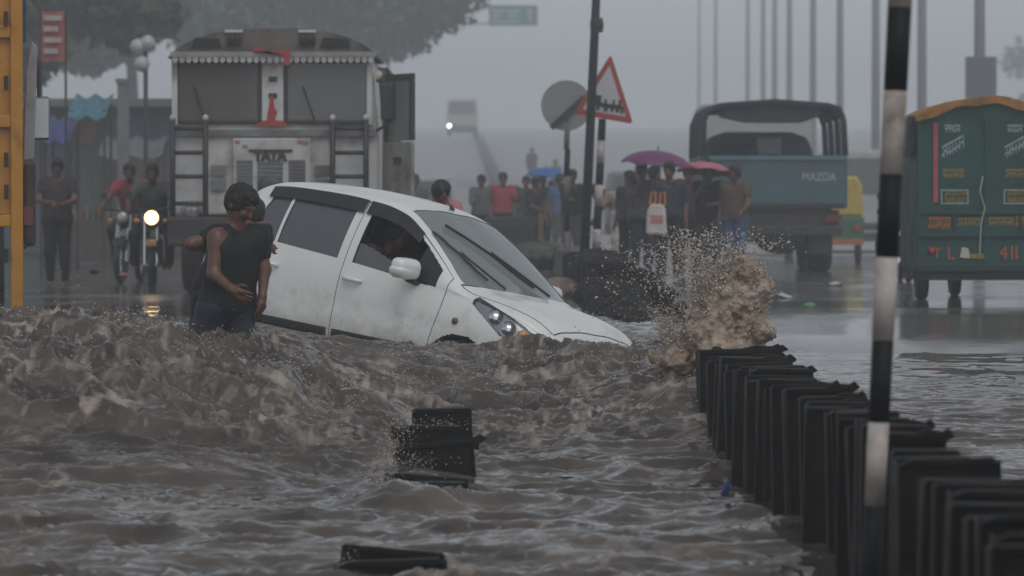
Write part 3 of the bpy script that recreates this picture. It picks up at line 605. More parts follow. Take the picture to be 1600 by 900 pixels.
JD = pose(head=(0, -.06, 1.50), neck=(0, .0, 1.37), chest=(0, .08, 1.18), pelvis=(0, .14, .92), sL=(.18, .02, 1.33), sR=(-.18, .02, 1.33), eL=(.24, -.16, 1.12), eR=(-.24, -.16, 1.12), wL=(.14, -.36, 1.20), wR=(-.14, -.36, 1.20), hipL=(.09, .12, .9), hipR=(-.09, .12, .9), kL=(.14, -.3, 1.0), kR=(-.14, -.3, 1.0), aL=(.12, -.55, .66), aR=(-.12, -.55, .66), face=(0, -1, -.05))
Mc = Matrix.Translation(car.location) @ car.rotation_euler.to_matrix().to_4x4() @ Matrix.Translation((-.12, -.36, -.27)) @ Matrix.Rotation(R(90), 4, 'Z')
drv = person('driver in dark clothes seated at the wheel inside the white car', (0, 0, 0), JD, CL['maroon'], CL['black'], (.9, .9), .97, h=.026); drv.location = Mc.translation; drv.rotation_euler = Mc.to_euler()

# ================================================================ vehicles
def text(name, s, size, m, parent, loc, rot=(R(90), 0, 0), ext=.004, sx=1.0, bold=0):
    cu = bpy.data.curves.new(name, 'FONT'); cu.body = s; cu.size = size; cu.align_x = 'CENTER'; cu.align_y = 'CENTER'; cu.extrude = ext; cu.offset = bold
    tmp = bpy.data.objects.new(name + '_tmp', cu); COL.objects.link(tmp); dg = bpy.context.evaluated_depsgraph_get()
    me = bpy.data.meshes.new_from_object(tmp.evaluated_get(dg)); bpy.data.objects.remove(tmp); me.name = name
    me.materials.clear(); me.materials.append(m); o = link(bpy.data.objects.new(name, me), parent, loc, rot); o.scale = (sx, 1, 1); return o
def wheel(parent, x, y, r, w, name='wheel', rim=None):
    o = MB().lathe([(r * .62, -w * .5), (r * .9, -w * .5), (r, -w * .32), (r, w * .32), (r * .9, w * .5), (r * .62, w * .5)], 28, Matrix.Translation((x, y, r)) @ Euler((0, R(90), 0)).to_matrix().to_4x4(), close=True).build(name, rubber, parent, smooth_=True)
    MB().lathe([(.02, -w * .2), (r * .3, -w * .25), (r * .5, -w * .1), (r * .64, -w * .42), (r * .64, w * .42), (r * .5, w * .1), (r * .3, w * .25), (.02, w * .2)], 20, Matrix.Translation((x, y, r)) @ Euler((0, R(90), 0)).to_matrix().to_4x4()).build('rim', rim or mat('dull_rim', (.12, .11, .10), .6, .3), o, smooth_=True)
    return o
RUST = (.10, .05, .03)
# ---------------------------------------------------------------- white truck, front on
tw = mat('white_truck_paint', (.62, .61, .59), .4, .06, 3, dirt=(.25, .21, .18), dirt_amt=.42)
tg = mat('truck_grey_paint', (.20, .20, .20), .5, .15, 4, dirt=(.10, .08, .07), dirt_amt=.5); tdk = mat('truck_dark_steel', (.03, .03, .032), .5, .3, 6, dirt=RUST, dirt_amt=.35)
tred = mat('truck_red_paint', (.42, .035, .025), .45, .15, 6); tglass = glass('truck_glass', (.25, .25, .25), (.14, .135, .128), .82)
tk = thing('lorry', 'white lorry facing the camera with split windscreen and black front ladders', 'lorry', (-2.83, 48, 0))
Z_ = lambda y: CAMZ + (340 - y) / 131.25
X_ = lambda x: (x - 429) / 131.25
cab = MB().prism([(-1.23, .95), (1.23, .95), (1.235, 2.0), (1.17, 2.84), (-1.17, 2.84), (-1.235, 2.0)], .03, 1.75).build('cab', tw, tk, bevel=.03)
# recessed panes in raised frames
for x0, x1 in ((278, 406), (448, 575)):
    a, b = X_(x0), X_(x1); z0, z1 = Z_(190), Z_(97)
    pn = MB().box(a + .02, b - .02, -.012, .0, z0 + .02, z1 - .02).build('windscreen', tglass, tk)
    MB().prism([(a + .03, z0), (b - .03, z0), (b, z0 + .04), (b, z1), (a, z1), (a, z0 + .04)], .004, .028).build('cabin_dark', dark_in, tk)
    fr = MB()
    for q in ((a - .03, a + .02, z0 - .02, z1 + .02), (b - .02, b + .03, z0 - .02, z1 + .02), (a + .02, b - .02, z0 - .03, z0 + .02), (a + .02, b - .02, z1 - .02, z1 + .03)): fr.box(q[0], q[1], -.03, .03, q[2], q[3])
    fr.build('windscreen_rubber', tdk, pn, bevel=.01)
    MB().tube([(a + .35, -.05, z0 - .02), (a + .2, -.045, z0 + .42)], .012, 6).build('wiper', tdk, pn)
MB().box(X_(410), X_(444), -.05, .002, Z_(190), Z_(92)).build('centre_pillar', tw, tk, bevel=.015)
for k in range(3): MB().box(X_(421), X_(434), -.062, -.052, Z_(180 - k * 26), Z_(172 - k * 26)).build('pillar_mark', tdk if k else tred, tk)
MB().prism([(X_(418), Z_(188)), (X_(432), Z_(188)), (X_(428), Z_(150)), (X_(424), Z_(150))], -.064, -.052).build('painted_lamp', tred, tk)
MB().prism([(X_(393), Z_(197)), (X_(457), Z_(197)), (X_(440), Z_(189)), (X_(414), Z_(189))], -.058, -.05).build('red_flourish', tred, tk)
for xs in (274, 578): MB().box(X_(xs) - .035, X_(xs) + .035, -.045, .0, Z_(196), Z_(92)).build('corner_trim', tw, tk, bevel=.01)
# roof visor, arched luggage rack
vis = MB()
n_ = 22; P0 = []
for i in range(n_ + 1):
    u = -1 + 2 * i / n_; P0.append((1.25 * u, Z_(90) + (Z_(45) - Z_(90)) * (1 - abs(u) ** 2.8) ** .8))
MB().prism(P0 + [(1.25, Z_(92)), (-1.25, Z_(92))], -.16, 1.7).build('roof_rack', mat('rack_brown', (.14, .12, .10), .7, .35, 5, .3, dirt=(.05, .045, .04), dirt_amt=.5), tk, bevel=.02)
for i in range(30):
    u = -1.16 + 2.32 * i / 29; MB().prism([(u - .036, Z_(88)), (u + .036, Z_(88)), (u + .03, Z_(97)), (u, Z_(100)), (u - .03, Z_(97))], -.19, -.17).build('valance_scallop', mat('valance_grey', (.46, .44, .44), .6, .25), tk)
MB().box(-1.22, 1.22, -.20, -.165, Z_(90), Z_(82)).build('visor_band', mat('visor_grey', (.30, .29, .28), .6, .2, 6), tk)
MB().prism([(X_(398), Z_(82)), (X_(455), Z_(80)), (X_(455), Z_(103)), (X_(447), Z_(103)), (X_(446), Z_(88)), (X_(400), Z_(75))], -.225, -.208).build('red_flag', tred, tk)
for cx in (368, 482):
    for k in range(4):
        x = X_(cx - 9 + 6 * k); MB().tube([(x, -.18, Z_(50)), (x + .005, -.2, Z_(62)), (x, -.19, Z_(74))], [.012, .03, .016], 7).build('tassel', tdk, tk)
    MB().box(X_(cx - 14), X_(cx + 14), -.2, -.165, Z_(52), Z_(48)).build('rack_stay', tw, tk)
for cx in (325, 525): MB().prism([(X_(cx - 24), Z_(76)), (X_(cx + 24), Z_(76)), (X_(cx + 20), Z_(62)), (X_(cx - 18), Z_(60))], -.175, -.162).build('rack_opening', dark_in, tk)
# nose panels
MB().box(-1.2, 1.2, -.035, .0, Z_(213), Z_(203)).build('grey_band', tg, tk)
nose = MB().box(X_(365), X_(487), -.045, .0, Z_(345), Z_(216)).build('grille_panel', mat('nose_white', (.54, .53, .52), .45, .06, 3, dirt=(.22, .19, .16), dirt_amt=.4), tk, bevel=.012)
for a, b, y0, y1 in ((371, 396, 250, 291), (403, 443, 252, 300), (452, 478, 250, 291)):
    g = MB().box(X_(a), X_(b), -.052, -.047, Z_(y1), Z_(y0)).build('grille_opening', tg, nose)
    for k in range(7):
        z = Z_(y1) + (Z_(y0) - Z_(y1)) * (k + .5) / 7; MB().box(X_(a), X_(b), -.062, -.053, z - .008, z + .008).build('grille_slat', mat('slat_grey', (.13, .13, .13), .5, .15), g)
for a, b in ((330, 354), (492, 516)):
    for y0, y1 in ((258, 275), (280, 298)): MB().box(X_(a), X_(b), -.02, .0, Z_(y1), Z_(y0)).build('side_vent', tg, tk, bevel=.006)
MB().box(X_(390), X_(458), -.062, -.047, Z_(237.5), Z_(233.5)).build('badge_bar', tdk, nose)
text('maker_badge', 'TATA', .165, tdk, nose, (X_(423), -.06, Z_(244)), sx=.90, bold=.012)
MB().lathe([(.01, .02), (.13, .02), (.15, 0), (.15, -.02)], 24, Matrix.Translation((X_(423), -.07, Z_(289))) @ Matrix.Diagonal((1, 1, .72, 1)) @ Euler((R(90), 0, 0)).to_matrix().to_4x4()).build('round_badge', mat('badge_dark', (.05, .055, .055), .4, .2), nose, smooth_=True)
for x, y in ((372, 222), (384, 229), (470, 222), (478, 224)): MB().box(X_(x) - .03, X_(x) + .03, -.052, -.046, Z_(y) - .02, Z_(y) + .02).build('red_dot', mat('faded_red', (.36, .16, .14), .6), nose)
# ladders
for xa, xb in ((272, 323), (521, 573)):
    ld = MB().tube([(X_(xa), -.14, Z_(345)), (X_(xa), -.14, Z_(188))], .034, 10).build('ladder', tdk, tk, smooth_=True)
    MB().tube([(X_(xb), -.14, Z_(345)), (X_(xb), -.14, Z_(188))], .034, 10).build('upright', tdk, ld, smooth_=True)
    for yy in (201, 239, 276, 318): MB().tube([(X_(xa), -.14, Z_(yy)), (X_(xb), -.14, Z_(yy))], .026, 8).build('rung', tdk, ld, smooth_=True)
    for xx in (xa, xb): MB().lathe([(.01, .05), (.035, .03), (.035, -.02)], 12, Matrix.Translation((X_(xx), -.14, Z_(186)))).build('ladder_cap', tw, ld, smooth_=True)
MB().box(-1.25, 1.25, -.22, .02, .58, .93).build('bumper', tdk, tk, bevel=.03)
for xx in (-.98, .98): MB().lathe([(.01, .05), (.09, .04), (.12, 0), (.12, -.06)], 20, Matrix.Translation((xx, -.02, 1.02)) @ Euler((R(90), 0, 0)).to_matrix().to_4x4()).build('headlamp', mat('lamp_off', (.5, .5, .5), .15, .1, metal=.4), tk, smooth_=True)
MB().box(-.35, .35, -.235, -.225, .64, .80).build('number_plate', mat('plate_yellow', (.55, .38, .05), .5, .1), tk)
for x in (-1.0, 1.0): wheel(tk, x, .95, .50, .30)
for x in (-.95, .95): wheel(tk, x, 5.2, .50, .5)
MB().box(-.4, .4, .3, 7.6, .55, .85).build('chassis', tdk, tk)
cg = MB().box(-1.26, 1.26, 1.9, 7.8, .95, 2.75).build('cargo_body', mat('cargo_brown', (.12, .09, .06), .7, .3, 3, .3), tk, bevel=.03)
for k in range(7): MB().box(-1.30, 1.30, 2.1 + k * .92, 2.2 + k * .92, .97, 2.78).build('body_rib', tdk, cg)
# open door and mirror on the right
dr = link(bpy.data.objects.new('door', None), tk, (1.33, .12, 0), (0, 0, R(-62)))
MB().box(0, .72, -.025, .025, 1.02, Z_(222)).build('door_panel', mat('door_grey', (.30, .30, .28), .5, .12, 4, dirt=(.12, .1, .08), dirt_amt=.4), dr, bevel=.02)
b = MB()
for q in ((0, .06, 1.83, 2.62), (.66, .72, 1.83, 2.62), (.06, .66, 2.54, 2.62)): b.box(q[0], q[1], -.025, .025, q[2], q[3])
b.build('door_frame', tdk, dr); MB().box(.06, .66, -.006, .006, 1.83, 2.54).build('door_glass', glass('painted_reflection_pane', (.7, .72, .72), (.30, .30, .29), .75), dr)  # pale diffuse body in the door glass stands in for a reflection
MB().box(.28, .46, -.05, -.026, 1.55, 1.64).build('door_handle', tdk, dr, bevel=.01)
ms = MB().tube([(1.22, -.05, 2.55), (1.38, -.12, 2.5), (1.38, -.12, 2.05), (1.22, -.05, 1.95)], .02, 8).build('mirror_bracket', tdk, tk)
MB().box(1.27, 1.44, -.17, -.12, 2.08, 2.52).build('wing_mirror', tdk, ms, bevel=.03)
MB().lathe([(.01, .04), (.045, .03), (.05, 0), (.05, -.03)], 12, Matrix.Translation((1.24, -.05, 2.62)) @ Euler((R(90), 0, 0)).to_matrix().to_4x4()).build('marker_lamp', mat('pale_lens', (.6, .55, .45), .3), tk)

# ---------------------------------------------------------------- blue-grey open army style truck seen from behind
mb_ = mat('truck_blue_paint', (.055, .115, .135), .5, .14, 2.5, dirt=(.06, .07, .07), dirt_amt=.45); md = mat('canvas_dark', (.025, .03, .033), .8, .3, 4, .3)
mt = thing('truck', 'blue open-backed truck driving away behind the people with umbrellas', 'truck', (4.42, 68, 0))
s_ = 92.65; XM = lambda x: (x - 1210) / s_; ZM = lambda y: CAMZ + (340 - y) / s_
tgate = MB().box(XM(1110), XM(1322), 0, .07, ZM(325), ZM(243)).build('tailgate', mb_, mt, bevel=.02)
MB().box(XM(1108), XM(1324), -.03, .0, ZM(250), ZM(244)).build('tailgate_rail', mat('rail_blue', (.09, .17, .19), .45, .1), tgate)
MB().box(XM(1112), XM(1320), -.02, .0, ZM(326), ZM(318)).build('tailgate_hem', md, tgate)
text('maker_name', 'MAZDA', .19, mat('pale_lettering', (.45, .47, .47), .6), tgate, (XM(1280), -.008, ZM(277)), sx=.86)
for sx in (-1, 1): MB().box(sx * 1.2 - .04, sx * 1.2 + .04, .08, 4.4, ZM(325), ZM(243)).build('side_board', mb_, mt)
# canopy hoops with canvas over the top, open at the corners
for i, yy in enumerate((0.02, 1.4, 2.8, 4.2)):
    pts = [(-1.20, yy, ZM(243)), (-1.19, yy, 2.55), (-1.12, yy, 2.74), (-.9, yy, 2.80), (0, yy, 2.86), (.9, yy, 2.80), (1.1, yy, 2.74), (1.17, yy, 2.55), (1.2, yy, ZM(243))]
    MB().tube(pts, .055, 8).build('canopy_hoop', md, mt, smooth_=True)
MB().prism([(-1.2, 2.62), (-1.12, 2.79), (-.9, 2.855), (0, 2.92), (.9, 2.855), (1.12, 2.79), (1.2, 2.62), (1.16, 2.60), (1.08, 2.74), (.9, 2.80), (0, 2.86), (-.9, 2.80), (-1.08, 2.74), (-1.16, 2.60)], -.05, 4.45).build('canvas_roof', md, mt)
for yy in (.6, 2.2): MB().box(-1.22, -1.17, yy, yy + 1.2, 1.95, 2.66).build('canvas_flap', md, mt)
MB().prism([(-.95, 2.62), (-.5, 2.52), (.45, 2.52), (.85, 2.66), (.6, 2.86), (-.7, 2.86)], .06, .2).build('rolled_canvas', md, mt, bevel=.03)
cb = MB().prism([(-1.0, 1.0), (1.0, 1.0), (1.0, 2.1), (.88, 2.36), (.6, 2.46), (-.6, 2.46), (-.88, 2.36), (-1.0, 2.1)], 4.5, 6.2).build('cab', mb_, mt, bevel=.05)
MB().box(-.02, .42, 4.47, 4.495, 2.06, 2.36).build('cab_rear_window', mat('window_light', (.55, .56, .57), .3, .08), cb)
MB().box(-1.0, 1.0, .3, 4.4, 1.05, 1.12).build('load_floor', md, mt)
cr_ = MB().box(-.95, -.1, 2.5, 4.2, 1.12, 2.2).build('load_cover', md, mt, bevel=.15)
MB().box(-1.1, 1.1, .1, 4.3, .72, 1.05).build('chassis', tdk, mt); MB().box(-1.15, 1.15, -.06, .05, .62, .78).build('rear_bumper', tdk, mt, bevel=.02)
for sx in (-1, 1):
    MB().box(sx * 1.0 - .13, sx * 1.0 + .13, -.08, -.03, .86, .96).build('tail_lamp', mat('dull_red_lens', (.16, .02, .02), .3), mt); MB().box(sx * .78 - .2, sx * .78 + .2, .05, .08, .3, .8).build('mud_flap', md, mt)
    wheel(mt, sx * .82, 1.0, .46, .42); wheel(mt, sx * .9, 5.4, .46, .25)
MB().lathe([(.05, -.1), (.42, -.12), (.45, 0), (.42, .12), (.05, .1)], 24, Matrix.Translation((.1, .25, .62)) @ Matrix.Diagonal((1, .6, .7, 1)) @ Euler((R(90), 0, 0)).to_matrix().to_4x4()).build('spare_wheel', rubber, mt, smooth_=True)

# ---------------------------------------------------------------- dark green three-wheeled goods carrier, rear view
gg = mat('dark_green_paint', (.006, .062, .052), .45, .2, 4, dirt=(.012, .035, .03), dirt_amt=.45); gl = mat('green_panel_line', (.004, .03, .026), .5)
gv = thing('goods_three_wheeler', 'dark green goods three-wheeler with orange tarpaulin edge, seen from behind', 'three-wheeler', (5.30, 45, 0))
s2 = 140.0; XG = lambda x: (x - 1542) / s2; ZG = lambda y: CAMZ + (340 - y) / s2
arc = [(XG(1432) + (XG(1652) - XG(1432)) * i / 14, ZG(188) + (ZG(158) - ZG(188)) * (1 - abs(2 * i / 14 - 1) ** 1.8)) for i in range(15)]
MB().prism(arc[::-1] + [(XG(1434), ZG(423)), (XG(1650), ZG(423))], .0, 2.0).build('box_body', gg, gv, bevel=.02)
tarp = MB()
out = [(x * 1.035, z + .055 + .012 * math.sin(9 * x)) for x, z in arc]; inn = [(x, z - .035 + .018 * math.sin(14 * x)) for x, z in arc]
tarp.prism(out + inn[::-1], -.07, 2.06); tarp.build('tarpaulin', mat('orange_tarpaulin', (.38, .17, .035), .75, .3, 8, .4, dirt=(.14, .08, .03), dirt_amt=.45), gv)
MB().prism([(XG(1418), ZG(245)), (XG(1430), ZG(235)), (XG(1434), ZG(185)), (XG(1428), ZG(180)), (XG(1420), ZG(205))], .1, .9).build('tarpaulin_flap', md, gv)
for y0, y1 in ((331, 336), (366, 372), (413, 424)): MB().box(XG(1434), XG(1650), -.03, .0, ZG(y1), ZG(y0)).build('body_rail', gl, gv, bevel=.006)
for xx in (1437, 1541, 1646): MB().box(XG(xx) - .02, XG(xx) + .02, -.026, .0, ZG(413), ZG(190)).build('body_post', gg, gv)
for xx in (1490, 1594): MB().box(XG(xx) - .012, XG(xx) + .012, -.02, .0, ZG(366), ZG(336)).build('body_post', gl, gv)
pr = mat('pink_red_strip', (.42, .08, .09), .5, .2); MB().box(XG(1458), XG(1465), -.022, .0, ZG(316), ZG(193)).build('reflector_strip', pr, gv)
wl = mat('pale_sign_paint', (.30, .38, .38), .6, .25, 20); yl = mat('ochre_sign_paint', (.26, .19, .03), .6, .3, 20); ol = mat('orange_sign_paint', (.42, .12, .02), .6, .25, 20)
random.seed(5)
def script_line(x0, x1, y, hgt, m, slant=0):              # hand-painted lettering with a head stroke, too worn to read
    b = MB(); x = x0; hh = hgt / s2
    zc_ = lambda xx: ZG(y) + slant * (xx - x0) / s2
    b.add([(XG(x0), -.008, zc_(x0) + hh * .5), (XG(x1), -.008, zc_(x1) + hh * .5), (XG(x1), -.008, zc_(x1) + hh * .32), (XG(x0), -.008, zc_(x0) + hh * .32)], [(0, 1, 2, 3)])
    while x < x1 - 2:
        w = random.uniform(3.5, 6); xa = XG(x + w * .6); k = random.random(); z = zc_(x); t_ = .011
        b.add([(xa, -.0085, z + hh * .34), (xa + t_, -.0085, z + hh * .34), (xa + t_, -.0085, z - hh * .5), (xa, -.0085, z - hh * .5)], [(0, 1, 2, 3)])
        zz = z + hh * random.uniform(-.3, .1); b.add([(XG(x), -.009, zz), (xa, -.009, zz + hh * .16), (xa, -.009, zz - hh * .04), (XG(x), -.009, zz - hh * .2)], [(0, 1, 2, 3)])
        x += w
    b.build('painted_lettering', m, gv)
for off in (0, 98):
    script_line(1475 + off, 1500 + off, 201, 12, wl); script_line(1471 + off, 1505 + off, 238, 18, wl, .55); script_line(1472 + off, 1506 + off, 271, 14, yl); script_line(1475 + off, 1508 + off, 302, 9, yl); script_line(1475 + off, 1508 + off, 313, 8, yl)
    b = MB()
    for q in ((1470, 1513, 296, 298), (1470, 1513, 317, 319), (1470, 1472, 298, 317), (1511, 1513, 298, 317)): b.box(XG(q[0] + off), XG(q[1] + off), -.012, 0, ZG(q[3]), ZG(q[2]))
    b.build('painted_frame', wl, gv)
script_line(1450, 1486, 348, 18, ol); script_line(1496, 1534, 347, 13, yl); script_line(1544, 1582, 346, 13, yl); script_line(1586, 1630, 346, 16, ol)
for s, xx, mm, sz in (('T', 1464, ol, .17), ('L', 1486, ol, .21), ('4', 1568, ol, .21), ('1', 1581, ol, .22), ('1', 1588, ol, .22)): text('plate_digit', s, sz, mm, gv, (XG(xx), -.008, ZG(396)))
MB().box(XG(1516), XG(1540), -.012, 0, ZG(404), ZG(396)).build('ochre_plate', yl, gv); MB().prism([(XG(1500), ZG(402)), (XG(1516), ZG(404)), (XG(1513), ZG(388)), (XG(1503), ZG(386))], -.014, 0).build('pale_sticker', mat('sticker', (.5, .5, .42), .6), gv)
for xx in (1455, 1628): MB().lathe([(.01, .03), (.035, .02), (.04, 0), (.04, -.02)], 12, Matrix.Translation((XG(xx), -.02, ZG(392))) @ Euler((R(90), 0, 0)).to_matrix().to_4x4()).build('tail_lamp', mat('red_lens', (.4, .03, .02), .25), gv, smooth_=True)
MB().tube([(XG(1535), -.03, ZG(275)), (XG(1530), -.045, ZG(300)), (XG(1538), -.04, ZG(325)), (XG(1532), -.045, ZG(350)), (XG(1530), -.03, ZG(398))], .008, 6).build('hanging_rope', mat('pale_rope', (.38, .40, .38), .8), gv)
MB().box(XG(1440), XG(1645), .1, 1.9, ZG(438), ZG(423)).build('chassis', tdk, gv)
for xx in (1446, 1638): wheel(gv, XG(xx), .45, .27, .13)
wheel(gv, XG(1530), 2.5, .27, .12)
MB().prism([(XG(1470), .35), (XG(1612), .35), (XG(1612), 1.5), (XG(1570), 1.75), (XG(1510), 1.75), (XG(1470), 1.5)], 2.03, 3.1).build('cab', gg, gv, bevel=.05)

# ---------------------------------------------------------------- yellow lorry at the left edge, from behind
yp = mat('yellow_lorry_paint', (.50, .22, .012), .45, .12, 5, .15, dirt=(.05, .028, .015), dirt_amt=.25)
yt = thing('lorry', 'yellow lorry cut off by the left edge, with side mirror and hanging tail lamp', 'lorry', (-4.0, 33, 0), (0, 0, R(7.3))); s3 = FPX / 33
XL = lambda x: (x - 800) / s3 + 4.0; ZL = lambda y: CAMZ + (340 - y) / s3
xR = XL(36); W0 = xR - 2.35
MB().box(W0 + .1, xR - .02, .06, 5.2, .95, 3.6).build('cargo_body', yp, yt)
for x0, x1 in ((xR - .10, xR), (xR - .42, xR - .34), (W0, W0 + .1)): MB().box(x0, x1, 0, .06, .02, 3.6).build('rear_post', yp, yt, bevel=.012)
for z in (ZL(190), ZL(50), ZL(345)): MB().box(W0 + .1, xR - .1, .0, .055, z - .05, z + .05).build('rear_rail', yp, yt, bevel=.01)
for z in (ZL(30), ZL(130), ZL(250), ZL(300), ZL(400)): MB().tube([(xR - .135, -.015, z - .06), (xR - .135, -.015, z + .06)], .018, 8).build('hinge', mat('rusty_iron', (.05, .03, .02), .7, .4), yt)
gp = mat('grey_side_panel', (.30, .30, .31), .4, .1, 4, dirt=(.14, .12, .11), dirt_amt=.35)
MB().prism([(xR + .005, ZL(250)), (XL(54), ZL(248)), (XL(60), ZL(70)), (XL(50), ZL(60)), (xR + .03, ZL(110))], .4, 1.0).build('side_panel', gp, yt, bevel=.01)
MB().box(XL(36), XL(42), .35, .5, ZL(62), 3.5).build('blue_post', mat('blue_post_paint', (.03, .06, .16), .5, .2), yt)
hl_ = MB().box(xR + .005, XL(56), .05, .35, ZL(385), ZL(252)).build('lamp_housing', mat('rust_dark_housing', (.05, .025, .018), .6, .5, 10, .4, dirt=(.02, .018, .016), dirt_amt=.5), yt, bevel=.03)
MB().box(XL(38), XL(52), .035, .05, ZL(352), ZL(322)).build('tail_lamp', mat('dull_red_lens', (.16, .02, .02), .3), hl_)
MB().tube([(XL(46), .1, ZL(358)), (XL(46), .08, ZL(380)), (XL(38), .08, ZL(388)), (XL(30), .08, ZL(384))], .012, 6).build('lamp_cable', rubber, hl_)
arm_ = MB().tube([(XL(56), 2.2, ZL(70)), (XL(64), 2.2, ZL(80)), (XL(66), 2.2, ZL(110)), (XL(66), 2.2, ZL(140))], .02, 8).build('mirror_arm', tdk, yt)
MB().box(XL(52), XL(84), 2.17, 2.27, ZL(211), ZL(138)).build('side_mirror', mat('mirror_back_grey', (.16, .17, .17), .35, .1), arm_, bevel=.03, seg=3)
MB().box(XL(54.5), XL(81.5), 2.155, 2.168, ZL(207), ZL(142)).build('mirror_glass', mat('mirror_glass_grey', (.40, .42, .42), .15, .05, metal=.6), arm_)
for x in (W0 + .35, xR - .3): wheel(yt, x, 1.3, .5, .3)
MB().box(W0 + .3, xR - .3, .1, 5, .5, .95).build('chassis', tdk, yt)

# ================================================================ motorcycles, signs, poles, median plates
def motorcycle(label, loc, rot, lit, colm):
    t = thing('motorcycle', label, 'motorcycle', loc, (0, 0, rot))
    for nm, yy in (('front_wheel', -.62), ('rear_wheel', .62)):
        o = MB().lathe([(.24, -.04), (.28, -.045), (.30, -.02), (.30, .02), (.28, .045), (.24, .04)], 24, Matrix.Translation((0, yy, .30)) @ Euler((0, R(90), 0)).to_matrix().to_4x4(), close=True).build(nm, rubber, t, smooth_=True)
        MB().lathe([(.03, -.06), (.03, .06)], 10, Matrix.Translation((0, yy, .30)) @ Euler((0, R(90), 0)).to_matrix().to_4x4()).build('hub', chrome, o)
        for k in range(8):
            a = k * math.pi / 4; MB().tube([(0, yy, .30), (0, yy + .25 * math.cos(a), .3 + .25 * math.sin(a))], .006, 4).build('spoke', chrome, o)
    for sx in (-.08, .08): MB().tube([(sx, -.62, .30), (sx, -.42, .95)], .025, 8).build('fork', chrome, t)
    MB().prism([(-.9, .55), (-.75, .64), (-.5, .62), (-.35, .5), (-.5, .58), (-.75, .60)], -.07, .07, 'x').build('mudguard', colm, t)
    MB().tube([(-.36, -.28, 1.02), (-.2, -.36, 1.04), (0, -.42, 1.0), (.2, -.36, 1.04), (.36, -.28, 1.02)], .016, 8).build('handlebar', tdk, t)
    for sx in (-1, 1):
        m = MB().tube([(sx * .22, -.36, 1.04), (sx * .30, -.36, 1.2)], .008, 6).build('mirror_stalk', tdk, t); MB().lathe([(.01, .01), (.055, .0), (.05, .02)], 12, Matrix.Translation((sx * .31, -.36, 1.23)) @ Euler((R(90), 0, 0)).to_matrix().to_4x4()).build('mirror', tdk, m)
        MB().lathe([(.01, .03), (.03, .01), (.03, -.02)], 10, Matrix.Translation((sx * .18, -.5, .88)) @ Euler((R(90), 0, 0)).to_matrix().to_4x4()).build('indicator', mat('amber_lens', (.7, .3, .1), .3), t)
    hl = MB().lathe([(.02, -.10), (.08, -.07), (.10, 0), (.095, .02)], 20, Matrix.Translation((0, -.52, .92)) @ Euler((R(90), 0, 0)).to_matrix().to_4x4()).build('headlamp_shell', tdk, t, smooth_=True)
    lm = mat('lit_headlamp', (1, .9, .7), .3, 0, emis=(1, .66, .28), estr=8) if lit else mat('lamp_off', (.5, .5, .5), .15)
    MB().lathe([(.01, .055), (.06, .045), (.09, .022)], 20, Matrix.Translation((0, -.52, .92)) @ Euler((R(90), 0, 0)).to_matrix().to_4x4()).build('headlamp_lens', lm, hl, smooth_=True)
    rbox('fuel_tank', (0, -.10, .88), (.14, .28, .12), .10, colm, t, .03); rbox('seat', (0, .40, .84), (.13, .34, .06), .05, rubber, t, .03)
    MB().box(-.14, .14, -.25, .25, .28, .66).build('engine', tdk, t, bevel=.05); MB().tube([(.12, -.2, .4), (.16, .1, .26), (.17, .75, .32)], [.02, .03, .045], 8).build('exhaust', chrome, t)
    return t
RIDE = pose(head=(0, -.10, 1.50), neck=(0, -.04, 1.37), chest=(0, .06, 1.18), pelvis=(0, .24, .90), sL=(.18, -.02, 1.33), sR=(-.18, -.02, 1.33), eL=(.30, -.16, 1.13), eR=(-.30, -.16, 1.13), wL=(.30, -.34, 1.05), wR=(-.30, -.34, 1.05), hipL=(.09, .22, .88), hipR=(-.09, .22, .88), kL=(.24, -.15, .68), kR=(-.24, -.15, .68), aL=(.22, .04, .30), aR=(-.22, .04, .30), face=(0, -1, -.1))
b1 = at(238, 430, 53.0); motorcycle('motorcycle with its headlamp lit, coming towards the camera left of the lorry', (b1.x, 53, 0), R(4), True, mat('dark_red_tank', (.12, .02, .02), .3, .1, coat=.5))
person('motorcycle rider in pale shirt above the lit headlamp', (b1.x, 53, 0), RIDE, CL['grey'], CL['black'], (.9, .9), .97, h=.026, rot=R(4))
b2 = at(205, 418, 57.0); motorcycle('unlit motorcycle ridden by the rider in red beside the lorry', (b2.x, 57, 0), R(-8), False, mat('black_tank', (.02, .02, .02), .3, .1))
person('rider in a red shirt on the unlit motorcycle', (b2.x, 57, .06), RIDE, CL['red'], CL['black'], (.5, .5), .97, h=.026, rot=R(-8))
q = at(90, 426, 54); person('person in dark clothes standing on the left by the stalls', (q.x, 54, 0), pose(eL=(.24, -.12, 1.15), wL=(.10, -.26, 1.10), eR=(-.24, -.1, 1.15), wR=(-.08, -.26, 1.12), face=(.1, -1, -.3)), CL['maroon'], CL['black'], (.5, .5), .97, h=.026)
